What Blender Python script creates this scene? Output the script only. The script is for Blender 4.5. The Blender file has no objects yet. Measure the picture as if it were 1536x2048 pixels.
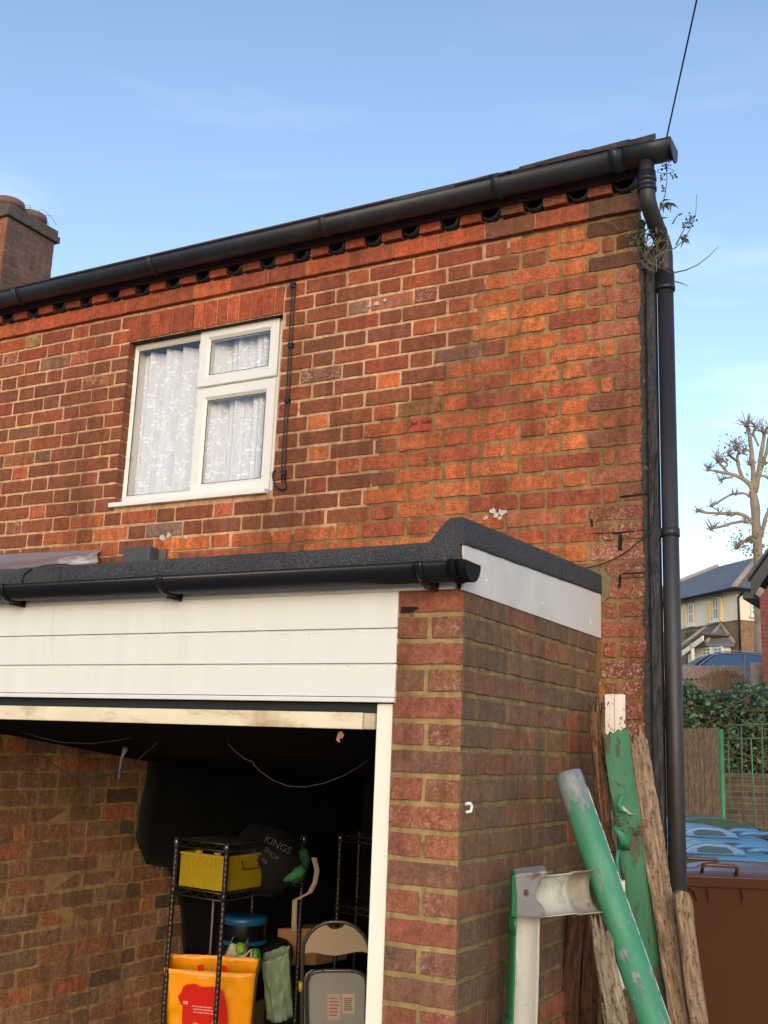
import bpy, bmesh, math, random
from mathutils import Vector, Matrix, noise as mnoise
random.seed(11)
R = math.radians
scene = bpy.context.scene
C = scene.collection

# ------------------------------------------------------------------ camera
CAMZ = 1.85                                   # eye height above the yard
FW = Vector((-0.4685, 0.8566, 0.2160)); F_PX = 2153.98
yaw, pit, rol = R(-28.67486), R(12.47625), R(2.19435)
FW = Vector((math.sin(yaw)*math.cos(pit), math.cos(yaw)*math.cos(pit), math.sin(pit)))
_r = Vector((math.cos(yaw), -math.sin(yaw), 0)); _u = _r.cross(FW)
RT = _r*math.cos(rol) + _u*math.sin(rol); UP = -_r*math.sin(rol) + _u*math.cos(rol)
CAM = Vector((0, 0, CAMZ))
cd = bpy.data.cameras.new('camera'); cam = bpy.data.objects.new('camera', cd); C.objects.link(cam)
cd.sensor_fit = 'VERTICAL'; cd.sensor_height = 36; cd.lens = F_PX/2048*36
cd.clip_start = 0.05; cd.clip_end = 3000
m = Matrix((RT, UP, -FW)).transposed().to_4x4(); m.translation = CAM; cam.matrix_world = m
scene.camera = cam

# ------------------------------------------------------------------ light
SUN_EL, SUN_AZ = 18.0, 152.0                  # low evening sun, behind the viewer (azimuth from +Y, clockwise)
w = bpy.data.worlds.new('World'); scene.world = w; w.use_nodes = True
nt = w.node_tree; nt.nodes.clear()
N = nt.nodes.new; Lk = nt.links.new
out = N('ShaderNodeOutputWorld'); bg = N('ShaderNodeBackground'); sky = N('ShaderNodeTexSky')
sky.sky_type = 'NISHITA'; sky.sun_disc = False; sky.sun_elevation = R(SUN_EL); sky.sun_rotation = R(SUN_AZ)
sky.air_density = 1.0; sky.dust_density = 0.9; sky.ozone_density = 1.2
bg.inputs['Strength'].default_value = 0.15
tc = N('ShaderNodeTexCoord'); mp = N('ShaderNodeMapping'); nz = N('ShaderNodeTexNoise'); cr = N('ShaderNodeValToRGB')
mp.inputs['Scale'].default_value = (1.6, 1.6, 9.0)
nz.inputs['Scale'].default_value = 2.2; nz.inputs['Detail'].default_value = 6
cr.color_ramp.elements[0].position = 0.56; cr.color_ramp.elements[1].position = 0.95
sep = N('ShaderNodeSeparateXYZ'); mr = N('ShaderNodeMapRange')
mr.inputs['From Min'].default_value = 0.62; mr.inputs['From Max'].default_value = 0.12
mul = N('ShaderNodeMath'); mul.operation = 'MULTIPLY'
mx = N('ShaderNodeMix'); mx.data_type = 'RGBA'
mx.inputs['B'].default_value = (5.0, 5.2, 5.6, 1)
Lk(tc.outputs['Generated'], mp.inputs['Vector']); Lk(mp.outputs[0], nz.inputs['Vector']); Lk(nz.outputs['Fac'], cr.inputs['Fac'])
Lk(tc.outputs['Generated'], sep.inputs[0]); Lk(sep.outputs['Z'], mr.inputs['Value'])
Lk(cr.outputs['Color'], mul.inputs[0]); Lk(mr.outputs[0], mul.inputs[1])
Lk(mul.outputs[0], mx.inputs['Factor']); Lk(sky.outputs[0], mx.inputs['A'])
Lk(mx.outputs['Result'], bg.inputs['Color']); Lk(bg.outputs[0], out.inputs[0])
sl = bpy.data.lights.new('sun', 'SUN'); so = bpy.data.objects.new('sun', sl); C.objects.link(so)
sl.energy = 0.36; sl.angle = R(32); sl.color = (1.0, 0.80, 0.60)
sd = Vector((math.sin(R(SUN_AZ))*math.cos(R(SUN_EL)), math.cos(R(SUN_AZ))*math.cos(R(SUN_EL)), math.sin(R(SUN_EL))))
so.rotation_euler = sd.to_track_quat('Z', 'Y').to_euler()
scene.view_settings.view_transform = 'Standard'; scene.view_settings.look = 'None'
scene.view_settings.exposure = 0.96; scene.view_settings.gamma = 1.0
scene.cycles.max_bounces = 8

# ------------------------------------------------------------------ helpers
def ray(x, y): return RT*((x-768)/F_PX) - UP*((y-1024)/F_PX) + FW
def hy(x, y, Y): d = ray(x, y); return CAM + d*(Y/d.y)
def hx(x, y, X): d = ray(x, y); return CAM + d*(X/d.x)
def hd(x, y, D): return CAM + ray(x, y)*D
def hz(x, y, Z): d = ray(x, y); return CAM + d*((Z-CAMZ)/d.z)
def hpl(x, y, p, n): d = ray(x, y); return CAM + d*((p-CAM).dot(n)/d.dot(n))
def lin(c):
    r = []
    for v in c[:3]:
        v = v/255.0
        r.append(v/12.92 if v <= .04045 else ((v+.055)/1.055)**2.4)
    return tuple(r)
def sc3(c, k): return tuple(min(1, v*k) for v in c)
def rnd(a, b): return random.uniform(a, b)

class MB:
    def __init__(s): s.v = []; s.f = []; s.sm = []; s.mi = []; s.col = []; s.fx = []
    def add(s, vs, fs, smooth=False, mi=0, col=(1, 1, 1), fx=(0, 0, 0)):
        b = len(s.v); s.v += [Vector(p) for p in vs]
        for f in fs:
            s.f.append([i+b for i in f]); s.sm.append(smooth); s.mi.append(mi); s.col.append(col); s.fx.append(fx)
        return s
    def box(s, a, b, **k):
        x0, y0, z0 = a; x1, y1, z1 = b
        return s.add([(x0,y0,z0),(x1,y0,z0),(x1,y1,z0),(x0,y1,z0),(x0,y0,z1),(x1,y0,z1),(x1,y1,z1),(x0,y1,z1)],
                     [(0,3,2,1),(4,5,6,7),(0,1,5,4),(1,2,6,5),(2,3,7,6),(3,0,4,7)], **k)
    def obox(s, o, ax, ay, az, **k):
        """box from corner o with edge vectors"""
        o = Vector(o); ax = Vector(ax); ay = Vector(ay); az = Vector(az)
        P = [o, o+ax, o+ax+ay, o+ay]; P += [p+az for p in P]
        return s.add(P, [(0,3,2,1),(4,5,6,7),(0,1,5,4),(1,2,6,5),(2,3,7,6),(3,0,4,7)], **k)
    def prism(s, poly, d, **k):
        d = Vector(d); n = len(poly); P = [Vector(p) for p in poly]; P += [p+d for p in P]
        F = [tuple(range(n-1, -1, -1)), tuple(range(n, 2*n))] + [(i, (i+1) % n, n+(i+1) % n, n+i) for i in range(n)]
        return s.add(P, F, **k)
    def tube(s, pts, rad, n=10, cap=True, smooth=True, arc=None, thick=None, **k):
        pts = [Vector(p) for p in pts]
        if not hasattr(rad, '__len__'): rad = [rad]*len(pts)
        t0 = (pts[1]-pts[0]).normalized(); ref = Vector((0, 0, 1)) if abs(t0.z) < .9 else Vector((1, 0, 0))
        nrm = t0.cross(ref).normalized(); V = []
        for i, p in enumerate(pts):
            if i == 0: t = pts[1]-pts[0]
            elif i == len(pts)-1: t = pts[-1]-pts[-2]
            else: t = (pts[i+1]-pts[i]).normalized() + (pts[i]-pts[i-1]).normalized()
            t = t.normalized(); nrm = (nrm - t*nrm.dot(t)).normalized(); bn = t.cross(nrm)
            for j in range(n):
                a = 2*math.pi*j/n; V.append(p + (nrm*math.cos(a) + bn*math.sin(a))*rad[i])
        F = [(i*n+j, i*n+(j+1) % n, (i+1)*n+(j+1) % n, (i+1)*n+j) for i in range(len(pts)-1) for j in range(n)]
        s.add(V, F, smooth=smooth, **k)
        if cap:
            b = len(s.v)-len(V)
            for f in (tuple(range(n-1, -1, -1)), tuple(range((len(pts)-1)*n, len(pts)*n))):
                s.f.append([i+b for i in f]); s.sm.append(False); s.mi.append(k.get('mi', 0)); s.col.append(k.get('col', (1,1,1))); s.fx.append((0,0,0))
        return s
    def trough(s, a, b, sag, side, r, th, a0=0, a1=math.pi, n=14, seg=1, jit=0, **k):
        """open half-round channel from a to b; side = sideways axis, sag = axis towards the closed bottom"""
        a = Vector(a); b = Vector(b); sag = Vector(sag).normalized(); side = Vector(side).normalized(); V = []
        for q in range(seg+1):
            p = a.lerp(b, q/seg)
            for rr in (r, r-th):
                for j in range(n+1):
                    t = a0+(a1-a0)*j/n
                    e = jit*rnd(-1, 1) if j in (0, n) else 0
                    V.append(p + side*(math.cos(t)*rr) + sag*(math.sin(t)*rr + e))
        M = 2*(n+1); F = []
        for q in range(seg):
            o = q*M; o2 = o+M
            for j in range(n):
                F.append((o+j, o2+j, o2+j+1, o+j+1)); i = o+n+1+j; i2 = o2+n+1+j
                F.append((i, i+1, i2+1, i2))
            F.append((o, o+n+1, o2+n+1, o2)); F.append((o+n, o2+n, o2+2*n+1, o+2*n+1))
        for o in (0, seg*M):
            for j in range(n):
                f = (o+j, o+j+1, o+n+2+j, o+n+1+j); F.append(f if o == 0 else f[::-1])
        return s.add(V, F, smooth=True, **k)
    def sphere(s, c, r, n=12, m_=8, sx=1, sy=1, sz=1, jit=0, **k):
        c = Vector(c); V = []; F = []
        for i in range(m_+1):
            a = math.pi*i/m_
            for j in range(n):
                b = 2*math.pi*j/n; q = r*(1+jit*rnd(-1, 1))
                V.append(c + Vector((math.sin(a)*math.cos(b)*sx, math.sin(a)*math.sin(b)*sy, math.cos(a)*sz))*q)
        for i in range(m_):
            for j in range(n): F.append((i*n+j, (i+1)*n+j, (i+1)*n+(j+1) % n, i*n+(j+1) % n))
        return s.add(V, F, smooth=k.pop('smooth', True), **k)
    def build(s, name, mats, parent=None, bevel=0, seg=2, attr=False, at=None):
        me = bpy.data.meshes.new(name); me.from_pydata([tuple(p) for p in s.v], [], s.f)
        if not isinstance(mats, (list, tuple)): mats = [mats]
        for mm in mats: me.materials.append(mm)
        me.polygons.foreach_set('use_smooth', s.sm); me.polygons.foreach_set('material_index', s.mi)
        if attr:
            for nm, src in (('Col', s.col), ('Fx', s.fx)):
                ca = me.color_attributes.new(nm, 'FLOAT_COLOR', 'CORNER'); buf = []
                for p, c in zip(me.polygons, src):
                    buf += list(c[:3])+[1.0] if False else (list(c[:3])+[1.0])*p.loop_total
                ca.data.foreach_set('color', buf)
        me.update(); me.validate()
        if bevel:
            bm = bmesh.new(); bm.from_mesh(me); bmesh.ops.remove_doubles(bm, verts=bm.verts, dist=1e-6)
            es = [e for e in bm.edges if len(e.link_faces) == 2 and e.calc_face_angle(0) > .5]
            bmesh.ops.bevel(bm, geom=es, offset=bevel, segments=seg, affect='EDGES', clamp_overlap=True, profile=.6)
            bmesh.ops.recalc_face_normals(bm, faces=bm.faces); bm.to_mesh(me); bm.free()
        o = bpy.data.objects.new(name, me); C.objects.link(o)
        if parent is not None:
            o.parent = parent
            if at is None: o.matrix_parent_inverse = Matrix.Identity(4); o.location = -parent.location if parent.type == 'EMPTY' and parent.get('_abs') else (0, 0, 0)
        if at is not None: o.matrix_world = at
        return o

def tag(o, label, cat, group=None, kind=None):
    if label: o['label'] = label
    if cat: o['category'] = cat
    if group: o['group'] = group
    if kind: o['kind'] = kind
    return o
def thing(name, label, cat, loc=(0, 0, 0), group=None):
    """Empty at the base of the thing; parts are given in world coordinates"""
    o = bpy.data.objects.new(name, None); C.objects.link(o); o.location = loc; o['_abs'] = 1
    o.empty_display_size = .2
    return tag(o, label, cat, group)
def frame_at(origin, z, ytoward):
    """matrix with local z along z, local -y facing the viewer side (ytoward = direction of local +y)"""
    z = Vector(z).normalized(); y = Vector(ytoward); y = (y - z*y.dot(z)).normalized(); x = y.cross(z)
    m_ = Matrix((x, y, z)).transposed().to_4x4(); m_.translation = Vector(origin); return m_
def text(name, body, size, mat, mtx, parent, depth=.0006, align='LEFT'):
    cu = bpy.data.curves.new(name, 'FONT'); cu.body = body; cu.size = size; cu.extrude = depth; cu.align_x = align
    t = bpy.data.objects.new(name, cu); C.objects.link(t); dg = bpy.context.evaluated_depsgraph_get()
    me = bpy.data.meshes.new_from_object(t.evaluated_get(dg)); bpy.data.objects.remove(t); me.materials.clear(); me.materials.append(mat)
    me.transform(mtx)
    o = bpy.data.objects.new(name, me); C.objects.link(o); o.parent = parent
    if parent.get('_abs'): o.location = -parent.location
    return o

# ------------------------------------------------------------------ materials
def newmat(name):
    m_ = bpy.data.materials.new(name); m_.use_nodes = True; t = m_.node_tree; b = t.nodes['Principled BSDF']; return m_, t, b
def ramp(t, pts):
    n = t.nodes.new('ShaderNodeValToRGB'); e = n.color_ramp.elements
    while len(e) > len(pts): e.remove(e[-1])
    while len(e) < len(pts): e.new(1)
    for q, (p, c) in zip(e, pts): q.position = p; q.color = (*c[:3], 1) if hasattr(c, '__len__') else (c, c, c, 1)
    return n
def tex(t, kind='Object', scale=(1, 1, 1)):
    a = t.nodes.new('ShaderNodeTexCoord'); b = t.nodes.new('ShaderNodeMapping'); b.inputs['Scale'].default_value = scale
    t.links.new(a.outputs[kind], b.inputs['Vector']); return b.outputs[0]
def nzt(t, vec, scale, detail=4, rough=.55):
    n = t.nodes.new('ShaderNodeTexNoise'); n.inputs['Scale'].default_value = scale; n.inputs['Detail'].default_value = detail
    n.inputs['Roughness'].default_value = rough; t.links.new(vec, n.inputs['Vector']); return n.outputs['Fac']
def mixc(t, fac, a, b, mode='MIX'):
    n = t.nodes.new('ShaderNodeMix'); n.data_type = 'RGBA'; n.blend_type = mode
    for s, v in (('Factor', fac), ('A', a), ('B', b)):
        i = n.inputs[s]
        if hasattr(v, 'is_linked') or hasattr(v, 'links'): t.links.new(v, i)
        elif s == 'Factor': i.default_value = v
        else: i.default_value = (*v[:3], 1)
    return n.outputs['Result']
def mth(t, op, a, b=0.0, clamp=False):
    n = t.nodes.new('ShaderNodeMath'); n.operation = op; n.use_clamp = clamp
    for i, v in enumerate((a, b)):
        if hasattr(v, 'links'): t.links.new(v, n.inputs[i])
        else: n.inputs[i].default_value = v
    return n.outputs[0]
def bump(t, b, h, strength=.4, dist=.004, prev=None):
    n = t.nodes.new('ShaderNodeBump'); n.inputs['Strength'].default_value = strength if not hasattr(strength, 'links') else 1
    if hasattr(strength, 'links'): t.links.new(strength, n.inputs['Strength'])
    n.inputs['Distance'].default_value = dist; t.links.new(h, n.inputs['Height'])
    if prev is not None: t.links.new(prev, n.inputs['Normal'])
    t.links.new(n.outputs[0], b.inputs['Normal']); return n.outputs[0]
def attr(t, name):
    n = t.nodes.new('ShaderNodeAttribute'); n.attribute_name = name; return n

def simple(name, c, rough=.5, var=.12, scale=6, bmp=0, bscale=60, metal=0, spec=.5, dirt=None, dscale=3, dpos=(.5, .75), bdist=.003, stretch=(1, 1, 1)):
    m_, t, b = newmat(name); v = tex(t, 'Object', stretch)
    k = nzt(t, v, scale, 5); rp = ramp(t, [(.3, sc3(c, 1-var)), (.7, sc3(c, 1+var))]); t.links.new(k, rp.inputs[0]); col = rp.outputs[0]
    if dirt:
        d = nzt(t, v, dscale, 7, .65); r2 = ramp(t, [(dpos[0], 0.0), (dpos[1], 1.0)]); t.links.new(d, r2.inputs[0]); col = mixc(t, r2.outputs[0], col, dirt)
    t.links.new(col, b.inputs['Base Color']); b.inputs['Roughness'].default_value = rough; b.inputs['Metallic'].default_value = metal
    b.inputs['Specular IOR Level'].default_value = spec
    if bmp: bump(t, b, nzt(t, v, bscale, 6, .6), bmp, bdist)
    return m_

def grime(t, c):
    """old weather stains that run down the wall"""
    g1 = nzt(t, tex(t, 'Object', (2.6, 2.6, .8)), 1.0, 6, .62); q = ramp(t, [(.38, (.66, .62, .60)), (.52, (1, 1, 1)), (.68, (1.10, 1.08, 1.02))]); t.links.new(g1, q.inputs[0]); c = mixc(t, 1.0, c, q.outputs[0], 'MULTIPLY')
    g2 = nzt(t, tex(t, 'Object', (24, 24, 3.0)), 1.0, 4, .6); q2 = ramp(t, [(.36, (.74, .72, .70)), (.5, (1, 1, 1))]); t.links.new(g2, q2.inputs[0]); return mixc(t, 1.0, c, q2.outputs[0], 'MULTIPLY')
def brick_mat():
    m_, t, b = newmat('brick_face'); v = tex(t); ca = attr(t, 'Col').outputs['Color']; fx = t.nodes.new('ShaderNodeSeparateColor'); t.links.new(attr(t, 'Fx').outputs['Color'], fx.inputs[0])
    spall, lime, soot = fx.outputs[0], fx.outputs[1], fx.outputs[2]
    n1 = nzt(t, v, 42, 8, .74); r1 = ramp(t, [(.34, .55), (.5, 1.0), (.68, 1.45)]); t.links.new(n1, r1.inputs[0])
    c = mixc(t, 1.0, ca, r1.outputs[0], 'MULTIPLY')
    nf = nzt(t, v, 210, 3, .75); rf_ = ramp(t, [(.36, .66), (.64, 1.32)]); t.links.new(nf, rf_.inputs[0]); c = mixc(t, 1.0, c, rf_.outputs[0], 'MULTIPLY')
    c = grime(t, c)
    ne = nzt(t, v, 15, 4, .6); re_ = ramp(t, [(.38, (.76, .73, .74)), (.52, (1, 1, 1)), (.66, (1.12, 1.16, 1.12))]); t.links.new(ne, re_.inputs[0]); c = mixc(t, .8, c, mixc(t, 1.0, c, re_.outputs[0], 'MULTIPLY'))
    # burnt purple-brown clouds on some bricks
    n2 = nzt(t, v, 11, 5, .7); r2 = ramp(t, [(.56, 0.0), (.68, 1.0)]); t.links.new(n2, r2.inputs[0])
    c = mixc(t, mth(t, 'MULTIPLY', r2.outputs[0], mth(t, 'ADD', mth(t, 'MULTIPLY', spall, .4), .12)), c, lin((104, 58, 46)))
    c = mixc(t, .13, c, lin((172, 126, 94)))
    # fine pits
    n3 = nzt(t, v, 120, 4, .65); r3 = ramp(t, [(.30, .35), (.42, 1.0)]); t.links.new(n3, r3.inputs[0]); c = mixc(t, mth(t, 'ADD', mth(t, 'MULTIPLY', spall, .45), .4), c, mixc(t, 1.0, c, r3.outputs[0], 'MULTIPLY'))
    # lime specks
    n4 = nzt(t, v, 95, 5, .7); n5 = nzt(t, v, 9, 3); r4 = ramp(t, [(.52, 0.0), (.60, 1.0)]); t.links.new(mth(t, 'ADD', mth(t, 'MULTIPLY', n4, .8), mth(t, 'MULTIPLY', n5, .2)), r4.inputs[0])
    c = mixc(t, mth(t, 'MULTIPLY', r4.outputs[0], lime), c, lin((205, 180, 165)))
    n6 = nzt(t, tex(t, 'Object', (70, 70, 7)), 1.0, 4, .6); r6 = ramp(t, [(.45, 0.0), (.62, 1.0)]); t.links.new(n6, r6.inputs[0])
    c = mixc(t, mth(t, 'MULTIPLY', r6.outputs[0], soot), c, lin((104, 92, 66)))
    t.links.new(c, b.inputs['Base Color']); b.inputs['Roughness'].default_value = .88; b.inputs['Specular IOR Level'].default_value = .25
    h = mth(t, 'ADD', nzt(t, v, 90, 9, .72), mth(t, 'MULTIPLY', nzt(t, v, 26, 4, .6), 1.3))
    bump(t, b, h, mth(t, 'ADD', mth(t, 'MULTIPLY', spall, .8), .28), .011)
    return m_
def mortar_mat():
    m_, t, b = newmat('mortar'); v = tex(t); ca = attr(t, 'Col').outputs['Color']
    r1 = ramp(t, [(.3, .72), (.7, 1.18)]); t.links.new(nzt(t, v, 30, 6, .65), r1.inputs[0]); c = mixc(t, 1.0, ca, r1.outputs[0], 'MULTIPLY')
    r2 = ramp(t, [(.62, 0.0), (.72, 1.0)]); t.links.new(nzt(t, v, 220, 2), r2.inputs[0]); c = mixc(t, mth(t, 'MULTIPLY', r2.outputs[0], .35), c, lin((225, 205, 165)))
    r3 = ramp(t, [(.6, 0.0), (.72, 1.0)]); t.links.new(nzt(t, v, 17, 6, .7), r3.inputs[0]); c = mixc(t, mth(t, 'MULTIPLY', r3.outputs[0], .6), c, lin((70, 50, 36))); c = grime(t, c)
    t.links.new(c, b.inputs['Base Color']); b.inputs['Roughness'].default_value = .95; b.inputs['Specular IOR Level'].default_value = .2
    bump(t, b, nzt(t, v, 110, 6, .7), .9, .006); return m_
BRICK, MORTAR = brick_mat(), mortar_mat()

def wood_mat(name, c1, c2, c3, rough=.85, g=1.0, bmp=.9):
    m_, t, b = newmat(name); v = tex(t, 'Object', (150*g, 150*g, 7)); n = nzt(t, v, 1.0, 9, .74)
    r = ramp(t, [(.28, c1), (.5, c2), (.72, c3)]); t.links.new(n, r.inputs[0])
    v2 = tex(t, 'Object', (34, 34, 9)); r2 = ramp(t, [(.32, .38), (.6, 1.12)]); t.links.new(nzt(t, v2, 1.6, 6, .65), r2.inputs[0])
    c = mixc(t, .85, r.outputs[0], mixc(t, 1.0, r.outputs[0], r2.outputs[0], 'MULTIPLY'))
    vd = tex(t); r3 = ramp(t, [(.34, 1.0), (.44, 0.0)]); t.links.new(nzt(t, tex(t, 'Object', (1, 1, .5)), 120, 5, .65), r3.inputs[0]); c = mixc(t, mth(t, 'MULTIPLY', r3.outputs[0], .75), c, lin((48, 36, 26)))
    t.links.new(c, b.inputs['Base Color']); b.inputs['Roughness'].default_value = rough; b.inputs['Specular IOR Level'].default_value = .2
    bump(t, b, mth(t, 'SUBTRACT', n, mth(t, 'MULTIPLY', r3.outputs[0], .4)), bmp, .006); return m_
WORN_Z = (lambda a, b: (a-(b+(a-b)*((.02-b.z)/(a.z-b.z)))).length)(hd(1136, 1549, 3.42), hd(1308, 2048, 3.02))
def paint_mat(name, c, under, edge=.52, rough=.45, sc=14, streak=(1, 1, .35), amt=.06, c2=None, worn=False):
    m_, t, b = newmat(name); v = tex(t, 'Object', streak); n = nzt(t, v, sc, 8, .68)
    if worn:                                                # paint worn off towards the upper end of the length
        sx = t.nodes.new('ShaderNodeSeparateXYZ'); t.links.new(tex(t), sx.inputs[0]); q = t.nodes.new('ShaderNodeMapRange'); q.inputs['From Min'].default_value = WORN_Z-.17; q.inputs['From Max'].default_value = WORN_Z; q.inputs['To Max'].default_value = .30
        t.links.new(sx.outputs['Z'], q.inputs['Value']); n = mth(t, 'ADD', n, q.outputs[0])
    r = ramp(t, [(edge, 0.0), (edge+amt, 1.0)]); t.links.new(n, r.inputs[0])
    k = ramp(t, [(.3, sc3(c, .72)), (.55, c), (.75, c2 or sc3(c, 1.25))]); t.links.new(nzt(t, tex(t, 'Object', (1, 1, .3)), 7, 6, .6), k.inputs[0])
    u = ramp(t, [(.35, sc3(under, .55)), (.65, under)]); t.links.new(nzt(t, v, 50, 5), u.inputs[0])
    sp = ramp(t, [(.27, 1.0), (.34, 0.0)]); t.links.new(nzt(t, tex(t), 120, 3), sp.inputs[0])
    col = mixc(t, mth(t, 'MULTIPLY', sp.outputs[0], .5), mixc(t, r.outputs[0], k.outputs[0], u.outputs[0]), lin((40, 44, 34)))
    t.links.new(col, b.inputs['Base Color']); b.inputs['Roughness'].default_value = rough
    bump(t, b, mth(t, 'SUBTRACT', nzt(t, v, 40, 6), mth(t, 'MULTIPLY', r.outputs[0], .8)), .5, .003); return m_

UPVC = simple('white_upvc', lin((221, 217, 209)), .36, .03, 2, dirt=lin((176, 160, 134)), dscale=1.0, dpos=(.60, .98), stretch=(9, 9, 1.2))
UPVC_OLD = simple('weathered_upvc', lin((226, 222, 214)), .42, .04, 3, dirt=lin((150, 138, 120)), dscale=9, dpos=(.62, .85))
FRAMEPAINT = simple('cream_painted_timber', lin((238, 230, 212)), .5, .03, 4, bmp=.15, bscale=40, dirt=lin((150, 138, 118)), dscale=18, dpos=(.68, .74))
SOFFIT = simple('white_board', lin((212, 204, 196)), .6, .03, 2, dirt=lin((170, 165, 160)), dscale=2, dpos=(.5, .9))
BLACKPVC = simple('black_pvc', lin((16, 16, 18)), .34, .1, 4, spec=.35)
OLDPVC = simple('faded_black_pvc', lin((30, 31, 36)), .45, .2, 3, bmp=.1, bscale=30, dirt=lin((52, 52, 52)), dscale=5, dpos=(.52, .8))
PIPE = simple('faded_downpipe', lin((40, 37, 39)), .5, .18, 3, dirt=lin((70, 64, 62)), dscale=6, dpos=(.55, .85), stretch=(1, 1, .15))
FELT = (lambda: None)()
def felt_mat():
    m_, t, b = newmat('mineral_felt'); v = tex(t); n = nzt(t, v, 260, 2, .6); r = ramp(t, [(.36, lin((40, 40, 43))), (.52, lin((60, 60, 62))), (.68, lin((92, 91, 92)))]); t.links.new(n, r.inputs[0])
    r2 = ramp(t, [(.35, .82), (.7, 1.12)]); t.links.new(nzt(t, v, 3.2, 6), r2.inputs[0]); c = mixc(t, 1.0, r.outputs[0], r2.outputs[0], 'MULTIPLY')
    r3 = ramp(t, [(.66, 0.0), (.76, 1.0)]); t.links.new(nzt(t, v, 9, 7, .7), r3.inputs[0]); c = mixc(t, mth(t, 'MULTIPLY', r3.outputs[0], .3), c, lin((150, 146, 142)))
    t.links.new(c, b.inputs['Base Color']); b.inputs['Roughness'].default_value = .95; bump(t, b, n, .8, .004)
    return m_
FELT = felt_mat()
DOORWOOD = simple('flaking_door_edge', lin((222, 206, 174)), .75, .1, 16, bmp=.5, bscale=60, dirt=lin((164, 128, 84)), dscale=14, dpos=(.5, .72), stretch=(.35, 1, 1))
DARKBEAM = simple('dark_steel', lin((22, 26, 28)), .5, .2, 5)
SLATE = simple('roof_slate', lin((74, 76, 78)), .75, .2, 7, bmp=.5, bscale=40, dirt=lin((40, 46, 40)), dscale=9, dpos=(.45, .6))
MOSS = simple('moss', lin((38, 46, 28)), .95, .4, 40, bmp=1, bscale=90, bdist=.01)
TAR = simple('bitumen_paint', lin((22, 20, 20)), .55, .3, 30, bmp=.9, bscale=55, bdist=.01, dirt=lin((86, 72, 58)), dscale=26, dpos=(.6, .68))
GREYWOOD = wood_mat('grey_timber', lin((38, 38, 42)), lin((68, 67, 70)), lin((110, 108, 108)), g=1.3)
DARKWOOD = wood_mat('dark_timber', lin((24, 22, 22)), lin((40, 37, 36)), lin((62, 58, 55)))
WOODTAN = wood_mat('weathered_tan_timber', lin((84, 66, 50)), lin((152, 126, 100)), lin((196, 174, 148)))
WOODGREY = wood_mat('weathered_grey_timber', lin((74, 60, 46)), lin((140, 124, 102)), lin((188, 176, 156)))
WOODBROWN = wood_mat('rotten_brown_timber', lin((54, 36, 24)), lin((112, 80, 56)), lin((158, 124, 94)))
DECK = wood_mat('decking_timber', lin((50, 32, 22)), lin((92, 62, 44)), lin((124, 92, 68)), g=.8)
GREENPAINT = paint_mat('peeling_green_paint', lin((44, 112, 76)), lin((90, 78, 54)), .53, .55, 26, (1, 1, .3), c2=lin((70, 96, 58)), amt=.035)
GREENGUTTER = paint_mat('green_painted_plastic', lin((62, 134, 98)), lin((140, 148, 146)), .575, .6, 30, (1, 1, .45), c2=lin((104, 158, 128)), worn=True, amt=.025)
GREENDARK = paint_mat('dark_green_painted_plastic', lin((36, 104, 62)), lin((168, 166, 158)), .66, .4, 16)
WHITEPEEL = paint_mat('flaking_white_paint', lin((226, 214, 200)), lin((70, 56, 44)), .575, .6, 60, (1, 1, .6), amt=.03, c2=lin((236, 228, 220)))
GUTTERIN = paint_mat('dirty_white_gutter', lin((184, 180, 170)), lin((108, 96, 80)), .555, .5, 10, (1, 1, .25), amt=.16, c2=lin((222, 220, 214)))
GREYPVC = simple('grey_pvc', lin((128, 126, 126)), .45, .12, 12, dirt=lin((96, 70, 58)), dscale=16, dpos=(.6, .68))
CABLE = simple('black_cable', lin((18, 16, 16)), .5, .1)
CHROME = simple('dull_chrome', lin((120, 118, 114)), .32, .15, 20, metal=.85)
LEAD = simple('galvanised', lin((140, 146, 150)), .5, .1, 9, metal=.3)
BLACKSTUFF = simple('black_fabric', lin((9, 9, 10)), .85, .3, 12, bmp=.3, bscale=30)
DARKNAVY = simple('navy_plastic', lin((18, 22, 34)), .5, .3, 8)
WHITETXT = simple('white_print', lin((220, 216, 204)), .6, .02)

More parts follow.
